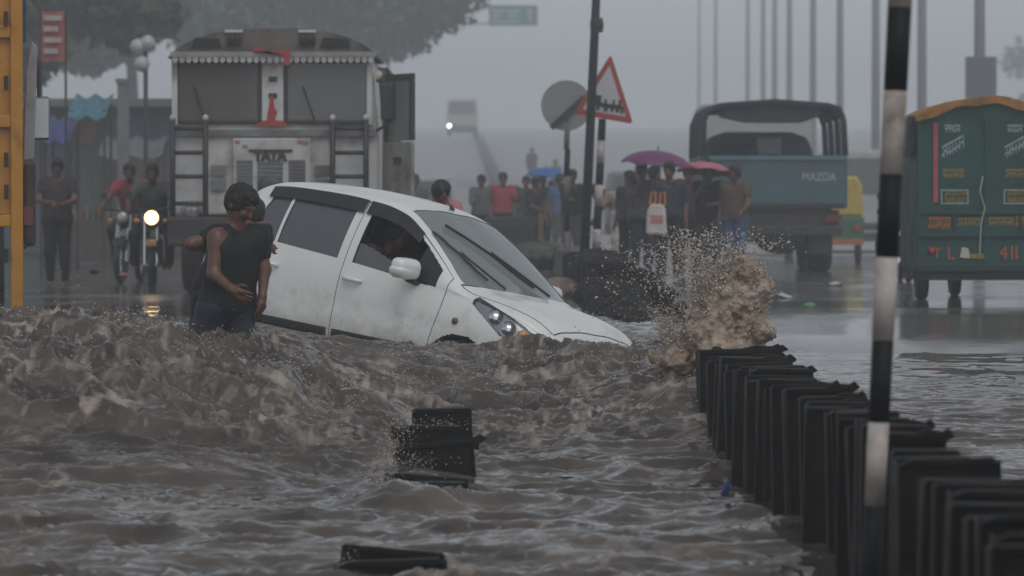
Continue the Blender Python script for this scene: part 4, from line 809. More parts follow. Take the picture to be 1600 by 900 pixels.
# people near the median
def at_g(px, D, z=0): p = at(px, 340, D); return (p.x, D, z)
UMB = dict(eR=(-.22, -.18, 1.22), wR=(-.10, -.24, 1.45), hR=(0, 0, 1))
grp = None
person('person in black behind the purple umbrella holder', at_g(1022, 62, .0), pose(face=(.6, -1, 0)), CL['black'], CL['black'], (.9, .9), .97, h=.03, rot=R(35))
person('person in navy at the left edge of the umbrella group', at_g(985, 61, .0), pose(kL=(.14, -.12, .5), aL=(.12, -.1, .1), face=(-.6, -1, 0)), CL['navy'], CL['black'], (.9, .9), .97, h=.03, rot=R(-30), scale=.95)
P1 = person('person in grey holding up the purple umbrella', at_g(1002, 60, .02), pose(**UMB), CL['grey'], CL['navy'], (.9, .9), .97, h=.027, rot=R(20))
person('person in navy carrying a white plastic bag under the purple umbrella', at_g(1046, 59, .02), pose(eR=(-.22, -.1, 1.12), wR=(-.24, -.22, .98), face=(-.2, -1, -.1)), CL['navy'], CL['black'], (.9, .9), .97, h=.027, rot=R(-10))
person('person in dark jacket with pale scarf under the pink umbrella', at_g(1107, 61.5, .02), pose(eR=(-.2, -.18, 1.22), wR=(-.08, -.24, 1.40), hR=(0, 0, 1), eL=(.2, -.14, 1.12), wL=(.05, -.28, 1.1)), CL['black'], CL['navy'], (.9, .9), .97, h=.027)
person('person in brown shirt at the right of the umbrella group', at_g(1149, 60.5, .0), pose(eL=(.23, -.08, 1.12), wL=(.2, -.28, 1.0), face=(-.5, -1, 0)), CL['brown'], CL['blue'], (.5, .5), .97, h=.027, rot=R(-25))
person('person in maroon standing between the two umbrellas', at_g(1076, 62.5, .0), pose(), CL['maroon'], CL['black'], (.5, .5), .97, h=.03)
person('person in tan shirt bending forward beside the striped sign post', at_g(972, 64, .1), pose(head=(-.40, -.1, 1.22), neck=(-.28, -.05, 1.22), chest=(-.12, 0, 1.12), pelvis=(.06, 0, .93), sL=(-.16, .10, 1.22), sR=(-.20, -.12, 1.22), eL=(-.30, .12, 1.0), eR=(-.32, -.14, 1.0), wL=(-.42, .05, .82), wR=(-.42, -.12, .82), face=(-1, -.3, -.4)), CL['tan'], CL['white'], (.95, .95), .97, h=.027)
BAGP = at(1026, 338, 58.7)
bag = MB().prism([(-.16, -.26), (.15, -.28), (.13, .1), (.09, .18), (-.08, .18), (-.14, .08)], -.05, .05).build('carrier_bag', mat('white_plastic', (.62, .56, .52), .5, .15, 8), None, bevel=.03, loc=BAGP)
bt = thing('carrier_bag', 'white plastic carrier bag with orange handles held by the person in navy', 'bag', BAGP); bag.parent = bt; bag.location = (0, 0, 0); bag.name = 'bag_body'
om = mat('orange_handle', (.7, .22, .03), .5)
for sx in (-.08, .06): MB().tube([(sx - .02, 0, .16), (sx, 0, .34), (sx + .06, 0, .36), (sx + .06, 0, .16)], .014, 6).build('handle', om, bt)
MB().box(-.09, .09, -.058, -.05, -.10, .02).build('printed_patch', mat('faded_print', (.5, .2, .18), .6), bt)
def umbrella(label, p, r, m, tilt=(0, 0, 0), hgt=.8):
    t = thing('umbrella', label, 'umbrella', p, tilt); n = 8; V = []; F = []; rings = 6; seg = 32
    for i in range(rings + 1):
        a = i / rings * R(62)
        for k in range(seg):
            th = 2 * math.pi * k / seg; sc = abs(math.sin(th * n / 2)); rr = r * math.sin(a) / math.sin(R(62)) * (1 - .05 * sc * (i / rings)); V.append((rr * math.cos(th), rr * math.sin(th), r * .62 * (math.cos(a) - 1) / (1 - math.cos(R(62))) * .62 + .03 * sc * (i / rings) ** 2))
    F = [(i * seg + k, i * seg + (k + 1) % seg, (i + 1) * seg + (k + 1) % seg, (i + 1) * seg + k) for i in range(rings) for k in range(seg)]
    c = from_np('canopy', V, F, m, t); so = c.modifiers.new('s', 'SOLIDIFY'); so.thickness = .004
    MB().tube([(0, 0, .07), (0, 0, -hgt)], .009, 6).build('shaft', tdk, t)
    for k in range(n):
        th = 2 * math.pi * k / n; MB().tube([(r * math.cos(th) * f, r * math.sin(th) * f, -.012 - r * .3844 * (1 - math.cos(R(62) * f ** .9)) / (1 - math.cos(R(62)))) for f in (.02, .35, .7, .98)], .005, 4).build('rib', tdk, t)
    return t
u1 = at(1028, 236, 59.8); umbrella('large purple umbrella held over the people by the truck', u1, .54, mat('purple_nylon', (.16, .035, .13), .5, .15, 5), (R(6), R(4), .2), .75)
u2 = at(1103, 254, 61.3); umbrella('smaller pink umbrella behind the purple one', u2, .44, mat('pink_nylon', (.52, .14, .20), .5, .15, 5), (R(-4), R(8), .5), .62)
u3 = at(853, 262, 84); umbrella('blue umbrella over the group of people by the median', u3, .40, mat('blue_nylon', (.04, .13, .38), .5, .15, 5), (R(8), 0, .1), .6)
person('person in dark clothes under the blue umbrella', at_g(848, 84.5, .1), pose(**UMB), CL['olive'], CL['black'], (.9, .9), .97, h=.033)
person('person in blue-grey shirt to the right of the blue umbrella', at_g(874, 83, .1), pose(face=(.4, -1, 0)), CL['blue'], CL['grey'], (.5, .5), .97, h=.033, rot=R(30))
person('person in a red shirt left of the blue umbrella', at_g(786, 80, .1), pose(eL=(.25, -.1, 1.15), wL=(.34, -.26, 1.2)), CL['red'], CL['black'], (.5, .5), .97, h=.033)
person('person with dark trousers between the red shirt and the blue umbrella', at_g(822, 87, .1), pose(eR=(-.25, -.1, 1.15), wR=(-.2, -.28, 1.1)), CL['maroon'], CL['grey'], (.9, .9), .97, h=.033)
person('distant person walking on the median, left of the round sign', at_g(831, 190, 2.49), pose(), CL['grey'], CL['olive'], (.9, .9), .97, h=.05)
person('distant person in blue beyond the round sign', at_g(868, 165, 1.57), pose(), CL['blue'], CL['grey'], (.9, .9), .97, h=.05)
person('dark-haired person in pink bending behind the white car roof', at_g(686, 40.5, .0), pose(head=(.02, -.25, 1.02 + .14), neck=(0, -.16, 1.08), chest=(-.06, -.05, .98), pelvis=(-.12, .1, .78), sL=(.16, -.14, 1.02), sR=(-.2, -.12, 1.0), eL=(.22, -.2, .80), eR=(-.26, -.2, .8), wL=(.2, -.3, .6), wR=(-.24, -.3, .6), hipL=(-.02, .1, .75), hipR=(-.2, .1, .75), kL=(.0, -.1, .42), kR=(-.2, -.1, .42), face=(.5, -.8, -.5)), CL['pink'], CL['black'], (.9, .9), .97, h=.022)
person('person in grey walking beyond the lorry door', at_g(648, 74, .0), pose(), CL['grey'], CL['blue'], (.5, .5), .97, h=.033)
for k, (px, D, sh_, rz, lab_) in enumerate(((766, 92, 'black', 20, 'person in black at the left end of the crowd by the median'), (808, 96, 'olive', -30, 'person in olive behind the hand cart'), (836, 78, 'black', 40, 'person in black just left of the blue umbrella holder'), (862, 90, 'maroon', -15, 'person in dark red behind the blue umbrella'), (893, 72, 'black', 30, 'person in black right under the round sign'), (752, 84, 'grey', 10, 'person in grey walking at the left of the red shirt'))):
    person(lab_, at_g(px, D, .05), pose(eR=(-.25, -.1 - .03 * k, 1.14), wR=(-.18, -.26, 1.0 + .04 * k), kL=(.12, -.10 * (k % 2), .5), face=(.5 - .2 * k, -1, -.2)), CL[sh_], CL['black' if k % 2 else 'grey'], (.9, .5), .97, h=.036, rot=R(rz), scale=.93 + .02 * k)
# hand-cart with dark load beside the red shirt
hc_ = thing('hand_cart', 'dark loaded hand cart with orange end beside the median', 'cart', at_g(803, 76, .0)); MB().box(-.55, .45, -.4, .5, .35, .95).build('load', md, hc_, bevel=.08)
MB().box(.46, .54, -.4, .5, .3, 1.0).build('end_board', mat('orange_board', (.22, .09, .04), .6, .2), hc_); MB().box(-.6, .46, -.42, .52, .28, .345).build('deck', mat('cart_wood', (.14, .09, .06), .7, .3), hc_)
for sx in (-.55, .5): wheel(hc_, sx, .0, .28, .06)
MB().tube([(-.5, -.4, .4), (-.5, -1.1, .8), (.4, -1.1, .8), (.4, -.4, .4)], .02, 6).build('handle', tdk, hc_)

# ---------------------------------------------------------------- sign posts
wp = mat('pole_white_paint', (.50, .45, .41), .55, .12, 10, .15, dirt=(.22, .17, .14), dirt_amt=.45); bp_ = mat('pole_black_paint', (.006, .006, .007), .55, .3, 10, spec=.2)
def striped(name, label, cat, base, top, r0, r1, cuts, first_white, parent=None):
    base = Vector(base); top = Vector(top); t = parent or thing(name, label, cat, base); w = first_white
    for a, b in zip(cuts[:-1], cuts[1:]):
        p0 = base.lerp(top, a) - base; p1 = base.lerp(top, b) - base
        MB().tube([p0, p1], [r0 + (r1 - r0) * a, r0 + (r1 - r0) * b], 20).build('white_band' if w else 'black_band', wp if w else bp_, t, smooth_=True); w = not w
    return t
Ds = 58.0; p_b = at(930, 425, Ds); p_t = at(941, 186, Ds)
cuts = [0, .14, .28, .43, .57, .71, .86, 1]
ts = striped('warning_sign', 'tilted triangular train warning sign with red border on a striped post', 'road sign', p_b, p_t, .062, .055, cuts, False)
def tri(pts, inset, y0, y1):
    P = [Vector((a, 0, b)) for a, b in pts]; c = sum(P, Vector()) / 3; o = []
    for p in P: o.append(c + (p - c) * inset)
    return [(p.x, p.z) for p in o]
TV = [((px - 930) * Ds / FPX, (425 - py) * Ds / FPX) for px, py in ((954, 85), (989, 194), (896, 178))]
Mt = Matrix.Identity(4)
def rounded(poly, r):
    o = []; n = len(poly)
    for i in range(n):
        p = Vector(poly[i]); a = (Vector(poly[i - 1]) - p).normalized() * r; b = (Vector(poly[(i + 1) % n]) - p).normalized() * r
        o += [tuple(p + a), tuple(p + a * .35 + b * .35), tuple(p + b)]
    return o
MB().prism(rounded(TV, .05), -.085, -.070).build('sign_border', mat('sign_red', (.36, .04, .035), .4, .15, 8), ts)
face_ = MB().prism(tri(TV, .73, 0, 0), -.089, -.085).build('sign_face', mat('sign_white', (.50, .50, .49), .45, .06, 6, dirt=(.3, .28, .26), dirt_amt=.3), ts)
TX = lambda px: (px - 930) * Ds / FPX; TZ = lambda px, py: (425 - py - (px - 920) * .155) * Ds / FPX
sk = mat('sign_black', (.012, .013, .014), .5, .2)
b = MB()
def rq(x0, x1, y0, y1): b.prism([(TX(x0), TZ(x0, y1)), (TX(x1), TZ(x1, y1)), (TX(x1), TZ(x1, y0)), (TX(x0), TZ(x0, y0))], -.093, -.0893)
for q in ((920, 939, 148.5, 164.5), (918.5, 940.5, 147, 149.5), (939, 972, 157.5, 165), (944, 948, 151.5, 158), (957, 960.5, 151, 158), (966, 970, 149.5, 158), (972, 974, 160, 168)): rq(*q)
for cx, cy, r_ in ((925, 167.5, 3.2), (934, 167.5, 3.2), (946, 167.5, 3.6), (956, 167, 3), (964, 167, 3), (971, 168, 2.6)):
    b.prism([(TX(cx) + r_ * Ds / FPX * math.cos(k * math.pi / 5), TZ(cx, cy) + r_ * Ds / FPX * math.sin(k * math.pi / 5)) for k in range(10)], -.0932, -.0894)
b.build('train_symbol', sk, face_)
lp = thing('lamp_post', 'tall dark post standing just behind the triangular sign', 'lamp post', at(912, 425, 57.2)); MB().tube([(0, 0, 0), (.06 + .14, 0, 4.4), (.28, 0, 9)], [.072, .06, .05], 12).build('pole', mat('dark_green_steel', (.028, .034, .036), .5, .2), lp, smooth_=True)
MB().lathe([(.085, -.1), (.1, 0), (.085, .1)], 12, Matrix.Translation((.185, 0, 3.5))).build('clamp', tdk, lp)
Dr = 62.0; rs_ = thing('round_sign', 'round sign seen from behind, grey disc with a slanting dark bar', 'road sign', at(885, 420, Dr)); rx = lambda px: (px - 885) * Dr / FPX; rz = lambda py: (420 - py) * Dr / FPX
MB().lathe([(.01, .008), (.385, .008), (.39, 0), (.385, -.012), (.01, -.012)], 40, Matrix.Translation((rx(885), 0, rz(165))) @ Euler((R(90), 0, 0)).to_matrix().to_4x4()).build('sign_disc', mat('bare_aluminium', (.26, .25, .25), .5, .08, 6), rs_)
pm_ = Matrix.Translation((rx(882), -.06, rz(181))) @ Euler((0, R(-43), 0)).to_matrix().to_4x4(); MB().box(-.28, .42, -.02, .02, -.045, .045, pm_).build('brace_bar', mat('dark_green_steel', (.028, .034, .036), .5), rs_)
cutsr = [0, .25, .45, .62, .8, 1]; w_ = True
for a, b_ in zip(cutsr[:-1], cutsr[1:]):
    MB().tube([(0, .02, rz(420) + a * 2.3), (0.02, .02, b_ * 2.3)], .045, 12).build('white_band' if w_ else 'black_band', mat('dull_post', (.16, .13, .12), .6, .2) if w_ else bp_, rs_, smooth_=True); w_ = not w_
# striped pole in the foreground, leaning
D4 = 15.4; ysl = [965, 790, 660, 532, 402, 272, 142, 12, -118]; xs_ = lambda y: 1367 + (790 - y) * 38 / 778
striped('striped_pole', 'black and white banded pole leaning in the foreground among the dark plates', 'pole', at(xs_(965), 965, D4), at(xs_(-118), -118, D4), .038, .047, [(965 - y) / 1083 for y in ysl], False)

# ---------------------------------------------------------------- median plates
pm = mat('rusty_black_plate', (.004, .0035, .003), .5, .5, 7, .5, dirt=(.026, .013, .009), dirt_amt=.4, bscale=30, spec=.12)
edge_m = mat('worn_plate_edge', (.035, .030, .027), .45, .7, 5, dirt=(.012, .009, .008), dirt_amt=.6)
def plate_mesh(w, hgt):
    return [MB().box(-w / 2, w / 2, -.012, .012, -hgt, 0)]
def plate_row(label, spots, w=.45, hgt=.95, wob=.045, name='median_barrier'):
    t = thing(name, label, 'barrier', (spots[0][0], spots[0][1], -1)); protos = []
    for i in range(3):
        b = MB(); b.box(-w / 2, w / 2, -.012, .012, -hgt, -.03)
        b.box(-w / 2, w / 2, -.045, .045, -.029, -.004) if i != 1 else b.prism([(-w / 2, -.029), (w / 2, -.029), (w / 2 - .02, 0), (-w / 2 + .05, -.006)], -.04, .04)
        b.box(w / 2 + .002, w / 2 + .012, -.03, .03, -hgt, -.01)
        if i == 2: b.prism([(w / 2 - .16, .001), (w / 2 - .08, .014), (w / 2 + .02, .006), (w / 2 + .06, .022), (w / 2 + .10, -.012), (w / 2 + .05, -.03), (w / 2 + .04, -.07), (w / 2 + .013, -.05)], -.02, .01)
        o = b.build('plate', pm, t, bevel=.004, seg=1); protos.append(o)
    es = MB().box(-w / 2 - .012, -w / 2 - .002, -.032, .03, -hgt, -.012).build('edge_strip', edge_m, None); es_used = False
    used = [False] * 3
    for k, (x, y, z, sw) in enumerate(spots):
        i = random.choice((0, 0, 1, 2)); loc = (x - spots[0][0], y - spots[0][1], z + 1); rot = (random.uniform(-1, 1) * wob * .6, random.uniform(-1, 1) * wob * .7, random.uniform(-1, 1) * wob * 2)
        if used[i]: pl_ = share(protos[i], t, loc, rot, (sw, 1, 1))
        else:
            pl_ = protos[i]; protos[i].location = loc; protos[i].rotation_euler = rot; protos[i].scale = (sw, 1, 1); used[i] = True
        if es_used: share(es, pl_, (0, 0, 0))
        else: es.parent = pl_; es_used = True
    for i in range(3):
        if not used[i]: bpy.data.objects.remove(protos[i])
    return t
random.seed(21)
wf = lambda D: float(np.interp(D, [12, 14.4, 15, 17, 20, 23, 25.5, 26], [.42, .40, .26, .24, .28, .36, .44, .45]))
sp = []; D = 26.0
while D > 11.6:
    if abs(D - D4) > .12: sp.append((np.interp(D, [12, 15, 19.4, 26], [1.43, 1.44, 1.36, 1.22]) + wf(D) / 2 + random.uniform(-.03, .03), D, .075 - .11 * min(1, max(0, (15.6 - D) / 3.5)) + random.uniform(-.04, .02), random.uniform(.92, 1.08) * wf(D) / .45))
    D -= random.uniform(.20, .36)
plate_row('long row of black upright plates running from the splash to the lower right corner', sp, wob=.06)
sp = []
for (px, py, D, sw) in ((690, 637, 24.6, .80), (668, 664, 23.6, .92), (676, 691, 22.9, 1.0), (672, 742, 21.6, 1.06), (664, 752, 21.2, 1.0), (615, 856, 17.6, 1.0), (610, 874, 17.2, 1.06)):
    p = at(px, py, D); sp.append((p.x, D, p.z, sw * .98))
plate_row('broken dark plates of the submerged barrier in the middle of the torrent', sp, .44, .7, .13)
# the median carries on behind the splash: low dark plates, then a long low wall
sp = []; D = 31.0
while D < 58: sp.append((1.40 - (D - 31) * .0135 + random.uniform(-.05, .05), D, np.interp(D, [31, 36, 45, 58], [-.10, .02, .30, .40]) + random.uniform(-.03, .03), random.uniform(.9, 1.15))); D += .3
plate_row('low dark plates of the median running back from the splash to the sign posts', sp, .5, .8, .07)
mw = thing('median_wall', 'long low grey median wall climbing towards the overbridge', 'wall', (0, 60, 0)); Y = np.arange(60, 480, 3.0); V = []
for y in Y:
    x = 1.02 - (y - 60) * .0132; z = float(road_z(np.array([y]))[0]); V += [(x - .3, y - 60, z - .05), (x - .25, y - 60, z + .42), (x + .25, y - 60, z + .42), (x + .3, y - 60, z - .05)]
n = len(Y); F = [(4 * i + k, 4 * i + k + 1, 4 * i + 4 + k + 1, 4 * i + 4 + k) for i in range(n - 1) for k in range(3)]
F += [(0, 1, 2, 3)]
from_np('wall_run', V, F, mat('median_concrete', (.09, .085, .08), .7, .3, 2, .3), mw, False)

# ================================================================ trees, stalls, far things
leaf_m = mat('wet_leaves', (.042, .062, .030), .55, .45, .8); bark = mat('wet_bark', (.05, .04, .033), .8, .4, 4, .5)
def tree(label, x, y, hgt, rx, rz, base_z=0, n=9000, seed=0, leaf=.30, low=.42):
    r = np.random.default_rng(seed); t = thing('tree', label, 'tree', (x, y, base_z)); b = MB()
    b.tube([(0, 0, 0), (.08, .0, hgt * .2), (-.05, .05, hgt * .42), (.1, 0, hgt * .62)], [.32, .25, .2, .12], 10); b.build('trunk', bark, t, smooth_=True)
    cl = []
    for k in range(26):
        a = r.uniform(0, 2 * math.pi); rr = rx * math.sqrt(r.uniform(.02, 1)); zz = hgt * r.uniform(low, 1.0); f = math.sqrt(max(.08, 1 - ((zz / hgt - .68) / .40) ** 2))
        c = np.array((rr * f * math.cos(a), rr * f * math.sin(a), zz)); cl.append((c, r.uniform(.55, 1.15) * rx * .34))
        if k % 2 == 0: 
            s0 = Vector((0, 0, hgt * r.uniform(.3, .55))); MB().tube([s0, s0.lerp(Vector(c), .5) + Vector((0, 0, .25)), Vector(c)], [.10, .06, .025], 6).build('limb', bark, t, smooth_=True)
    i = r.integers(0, len(cl), n); C = np.array([c for c, _ in cl])[i]; Rr = np.array([q for _, q in cl])[i]
    d = r.normal(size=(n, 3)); d /= np.linalg.norm(d, axis=1, keepdims=True); P = C + d * (Rr * r.random(n) ** .45)[:, None] * (1, 1, .72)
    u = r.normal(size=(n, 3)); u /= np.linalg.norm(u, axis=1, keepdims=True); w = np.cross(u, r.normal(size=(n, 3))); w /= np.linalg.norm(w, axis=1, keepdims=True)
    s = (leaf * r.uniform(.6, 1.4, n))[:, None]; V = np.stack([P - u * s, P + w * s * .5, P + u * s, P - w * s * .5], 1).reshape(-1, 3)
    from_np('crown', V, np.arange(4 * n).reshape(-1, 4), leaf_m, t, False); return t
tree('large dark tree spreading behind the white lorry, its crown reaching right', -7.4, 190, 19.5, 8.4, 3, 1.9, n=32000, seed=1, low=.30)
tree('dark tree behind the left half of the white lorry', -16.5, 175, 19, 7.4, 3, 1.4, n=30000, seed=2, low=.36)
tree('dark tree above the stalls with the blue awning', -13.5, 108, 13, 4.8, 3, n=26000, seed=3, low=.38)
tree('dark tree at the far left above the red and white banner', -17.5, 118, 13.5, 5, 3, n=22000, seed=4, low=.30)
tree('faint tree in the haze at the right edge', 52, 360, 20, 8, 4, 0, n=5000, seed=5, leaf=.35)
# shop row, stalls and street furniture on the left
sh = thing('shop_row', 'dark low shop building under the trees on the left', 'building', (-13.5, 92, 0)); shm = mat('dark_shop_wall', (.06, .055, .05), .8, .35, 1.2, .2)
MB().box(-7, 7.2, 0, 5, 0, 3.4).build('wall', shm, sh); MB().box(-7.2, 7.4, -1.2, 5.2, 3.42, 3.6).build('roof', mat('tin_roof', (.10, .10, .10), .5, .3, 1), sh)
for k in range(5):
    d_ = MB().box(-6.3 + k * 2.7, -4.2 + k * 2.7, -.03, -.004, .1, 2.5).build('shutter', mat(f'shop_shutter_{k % 3}', ((.05, .07, .09), (.09, .06, .05), (.05, .05, .05))[k % 3], .6, .2), sh)
    MB().box(-6.4 + k * 2.7, -4.1 + k * 2.7, -.08, -.02, 2.6, 3.2).build('name_board', mat(f'shop_board_{k % 3}', ((.16, .05, .04), (.05, .09, .16), (.18, .16, .12))[k % 3], .6, .3), sh)
def stall(label, px, py, D, w, roofm, topm):
    p = at(px, py, D); t = thing('market_stall', label, 'stall', (p.x, D, 0)); h = p.z
    for sx in (-1, 1):
        for yy in (0, 1.2): MB().tube([(sx * w / 2, yy, 0), (sx * w / 2, yy, h + .1 * yy)], .03, 6).build('post', bark, t)
    n = 8; V = []
    for j in range(4):
        for i in range(n + 1): u = i / n; V.append(((u - .5) * w * 1.15, -.25 + j * .55, h + .12 * j - .12 * math.sin(math.pi * u * 2) ** 2 - (.10 if j == 0 else 0)))
    c = from_np('awning', V, [(j * (n + 1) + i, j * (n + 1) + i + 1, (j + 1) * (n + 1) + i + 1, (j + 1) * (n + 1) + i) for j in range(3) for i in range(n)], roofm, t); c.modifiers.new('s', 'SOLIDIFY').thickness = .012
    MB().box(-w / 2, w / 2, 0, 1.1, .1, .85).build('counter', mat('stall_wood', (.08, .06, .045), .8, .3), t)
    for k in range(5): MB().box(-w / 2 + .1 + k * w / 5.3, -w / 2 + .1 + (k + .75) * w / 5.3, .15, .6, .86, 1.05 + .1 * (k % 2)).build('crate', topm[k % len(topm)], t, bevel=.02)
    return t
cm = [mat('crate_red', (.16, .05, .04), .7), mat('crate_tan', (.18, .12, .07), .7), mat('crate_green', (.06, .10, .06), .7)]
stall('market stall under the light blue awning on the left', 138, 172, 76, .62, mat('light_blue_tarp', (.05, .18, .24), .6, .25, 4), cm)
stall('market stall with dark blue and orange cloth beside the yellow lorry', 90, 208, 70, .42, mat('dark_blue_tarp', (.04, .06, .20), .6, .25, 4), cm[::-1])
stall('dim stall with grey awning farther back by the pillar', 205, 235, 88, 1.2, mat('grey_tarp', (.12, .12, .12), .6, .25, 4), cm)
p = at(84, 57, 62); bn = thing('banner', 'small red and white banner hung above the stalls at the upper left', 'banner', (p.x, 62, 0))
for sx in (-.19, .19): MB().tube([(sx, 0, 0), (sx, 0, p.z + .42)], .02, 6).build('pole', tdk, bn)
V = [(-.18 + .36 * i / 4, -.03 + .02 * math.sin(i), p.z - .38 + .76 * j / 4) for j in range(5) for i in range(5)]
from_np('cloth', V, [(j * 5 + i, j * 5 + i + 1, j * 5 + 6 + i, j * 5 + 5 + i) for j in range(4) for i in range(4)], mat('faded_banner_red', (.34, .10, .08), .7, .25, 5), bn)
for k in range(4): MB().box(-.14, .14 - .06 * (k % 2), -.07, -.06, p.z + .24 - k * .17, p.z + .32 - k * .17).build('pale_stripe', mat('faded_banner_white', (.42, .36, .34), .7, .2), bn)
p = at(193, 130, 74); pl = thing('concrete_pillar', 'pale square pillar standing left of the white lorry', 'pillar', (p.x, 74, 0)); MB().box(-.1, .1, -.1, .1, 0, p.z).build('shaft', mat('pillar_grey', (.17, .17, .17), .7, .2), pl); MB().box(-.13, .13, -.13, .13, p.z, p.z + .08).build('cap', mat('pillar_grey', (.17, .17, .17)), pl)
p = at(228, 100, 72); gl_ = thing('globe_lamp', 'street lamp with two unlit white globes against the dark trees', 'street lamp', (p.x, 72, 0)); MB().tube([(0, 0, 0), (0, 0, p.z + .45)], .04, 8).build('pole', tdk, gl_)
for dx, dz in ((-.06, 0), (.04, .36), (-.13, .30)): MB().lathe([(.02, -.15), (.11, -.1), (.15, 0), (.11, .1), (.02, .15)], 14, Matrix.Translation((dx, -.08, p.z + dz))).build('globe', mat('milky_glass', (.42, .42, .43), .3), gl_, smooth_=True)
# lamp posts along the right
lpm = mat('galvanised_post', (.22, .225, .235), .5, .1)
for k, (px, D) in enumerate(((1530, 125), (1440, 150), (1368, 172), (1312, 194), (1270, 212), (1233, 232), (1210, 252), (1192, 272), (1168, 300), (1118, 350), (1092, 400))):
    x = (px - 800) * D / FPX; z = float(road_z(np.array([float(D)]))[0])
    lab_ = ['grey lamp post carrying a box sign above the green three-wheeler', 'grey lamp post just right of the foreground striped pole', 'grey lamp post just left of the foreground striped pole', 'grey lamp post third from the striped pole going left', 'grey lamp post rising above the right half of the blue truck', 'grey lamp post above the middle of the blue truck, right one', 'grey lamp post above the middle of the blue truck, left one', 'grey lamp post close to the left of the pair above the truck', 'grey lamp post above the left half of the blue truck', 'faint lamp post in the haze left of the blue truck roof', 'faintest and farthest lamp post, leftmost of the row'][k]
    t = thing('lamp_post', lab_, 'lamp post', (x, D, z - .05), group='lamp posts along the right side of the road')
    MB().tube([(0, 0, 0), (0, 0, 8), (.02, 0, 15.5)], [.20, .17, .11], 10).build('pole', lpm, t, smooth_=True); MB().tube([(0, 0, 15.4), (-.6, 0, 15.9), (-1.7, 0, 16)], .05, 6).build('arm', lpm, t); MB().box(-2.2, -1.6, -.12, .12, 15.93, 16.05).build('lamp_head', lpm, t, bevel=.03)
    if k == 0:
        p = at(1531, 152, 124.6); MB().box(-.47, .47, -.5, -.21, p.z - z, p.z - z + 1.3).build('box_sign', mat('box_sign_grey', (.10, .105, .11), .5, .1), t, bevel=.02)
# green direction sign on a gantry, far off
D = 290; p = at(802, 25, D); z0 = float(road_z(np.array([290.]))[0]); gs = thing('gantry_sign', 'faint green direction sign on a gantry high in the haze', 'road sign', (p.x, D, z0))
for sx in (-9,): MB().tube([(sx, 0, 0), (sx, 0, p.z - z0 + 1)], .16, 10).build('leg', lpm, gs)
for dz in (-.55, .55): MB().tube([(-9, .1, p.z - z0 + dz), (1.7, .1, p.z - z0 + dz)], .07, 8).build('beam', lpm, gs)
brd = MB().box(-1.75, 1.75, -.12, -.03, p.z - z0 - .72, p.z - z0 + .74).build('sign_board', mat('sign_green', (.008, .16, .09), .5, .1), gs)
swh = mat('sign_white', (.5, .5, .49), .5); b = MB()
for q in ((-1.5, -.6, .25, .42), (-1.5, -.9, -.1, .07), (-.4, .5, .25, .42), (-.4, .3, -.1, .07), (-1.5, .4, -.5, -.36)): b.box(q[0], q[1], -.135, -.121, p.z - z0 + q[2], p.z - z0 + q[3])
b.prism([(1.1, p.z - z0 - .45), (1.25, p.z - z0 - .45), (1.25, p.z - z0 + .2), (1.42, p.z - z0 + .2), (1.175, p.z - z0 + .55), (.93, p.z - z0 + .2), (1.1, p.z - z0 + .2)], -.135, -.121); b.build('sign_legend', swh, brd)
# ---------------------------------------------------------------- far traffic
def auto_rickshaw(label, x, y, z):
    t = thing('auto_rickshaw', label, 'auto rickshaw', (x, y, z)); ye = mat('auto_yellow', (.50, .36, .06), .5, .15, 5); gr = mat('auto_green', (.04, .12, .06), .5, .15, 5)
    MB().prism([(-.62, .95), (.62, .95), (.60, 1.55), (.5, 1.74), (-.5, 1.74), (-.60, 1.55)], 0, 1.7).build('hood', ye, t, bevel=.05); MB().box(-.64, .64, -.03, 1.6, .42, .945).build('body', gr, t, bevel=.06)
    MB().box(-.3, .3, -.012, -.003, 1.2, 1.5).build('rear_window', dark_in, t); MB().box(-.62, .62, -.08, -.035, .38, .5).build('bumper', mat('auto_orange', (.42, .14, .04), .5), t)
    for sx in (-1, 1): MB().box(sx * .5 - .06, sx * .5 + .06, -.06, -.032, .66, .78).build('tail_lamp', mat('red_lens', (.4, .03, .02), .25), t); wheel(t, sx * .54, .3, .23, .11)
    wheel(t, 0, 2.0, .23, .1); MB().prism([(1.7, .45), (2.2, .5), (2.1, 1.0), (1.75, 1.5), (1.7, 1.5)], -.4, .4, 'x').build('nose', gr, t); return t
auto_rickshaw('yellow and green auto rickshaw half hidden behind the blue truck', (1300 - 800) * 80 / FPX, 80, 0)
auto_rickshaw('faint yellow-roofed auto rickshaw far behind the purple umbrella', (1056 - 800) * 130 / FPX, 130, .48)
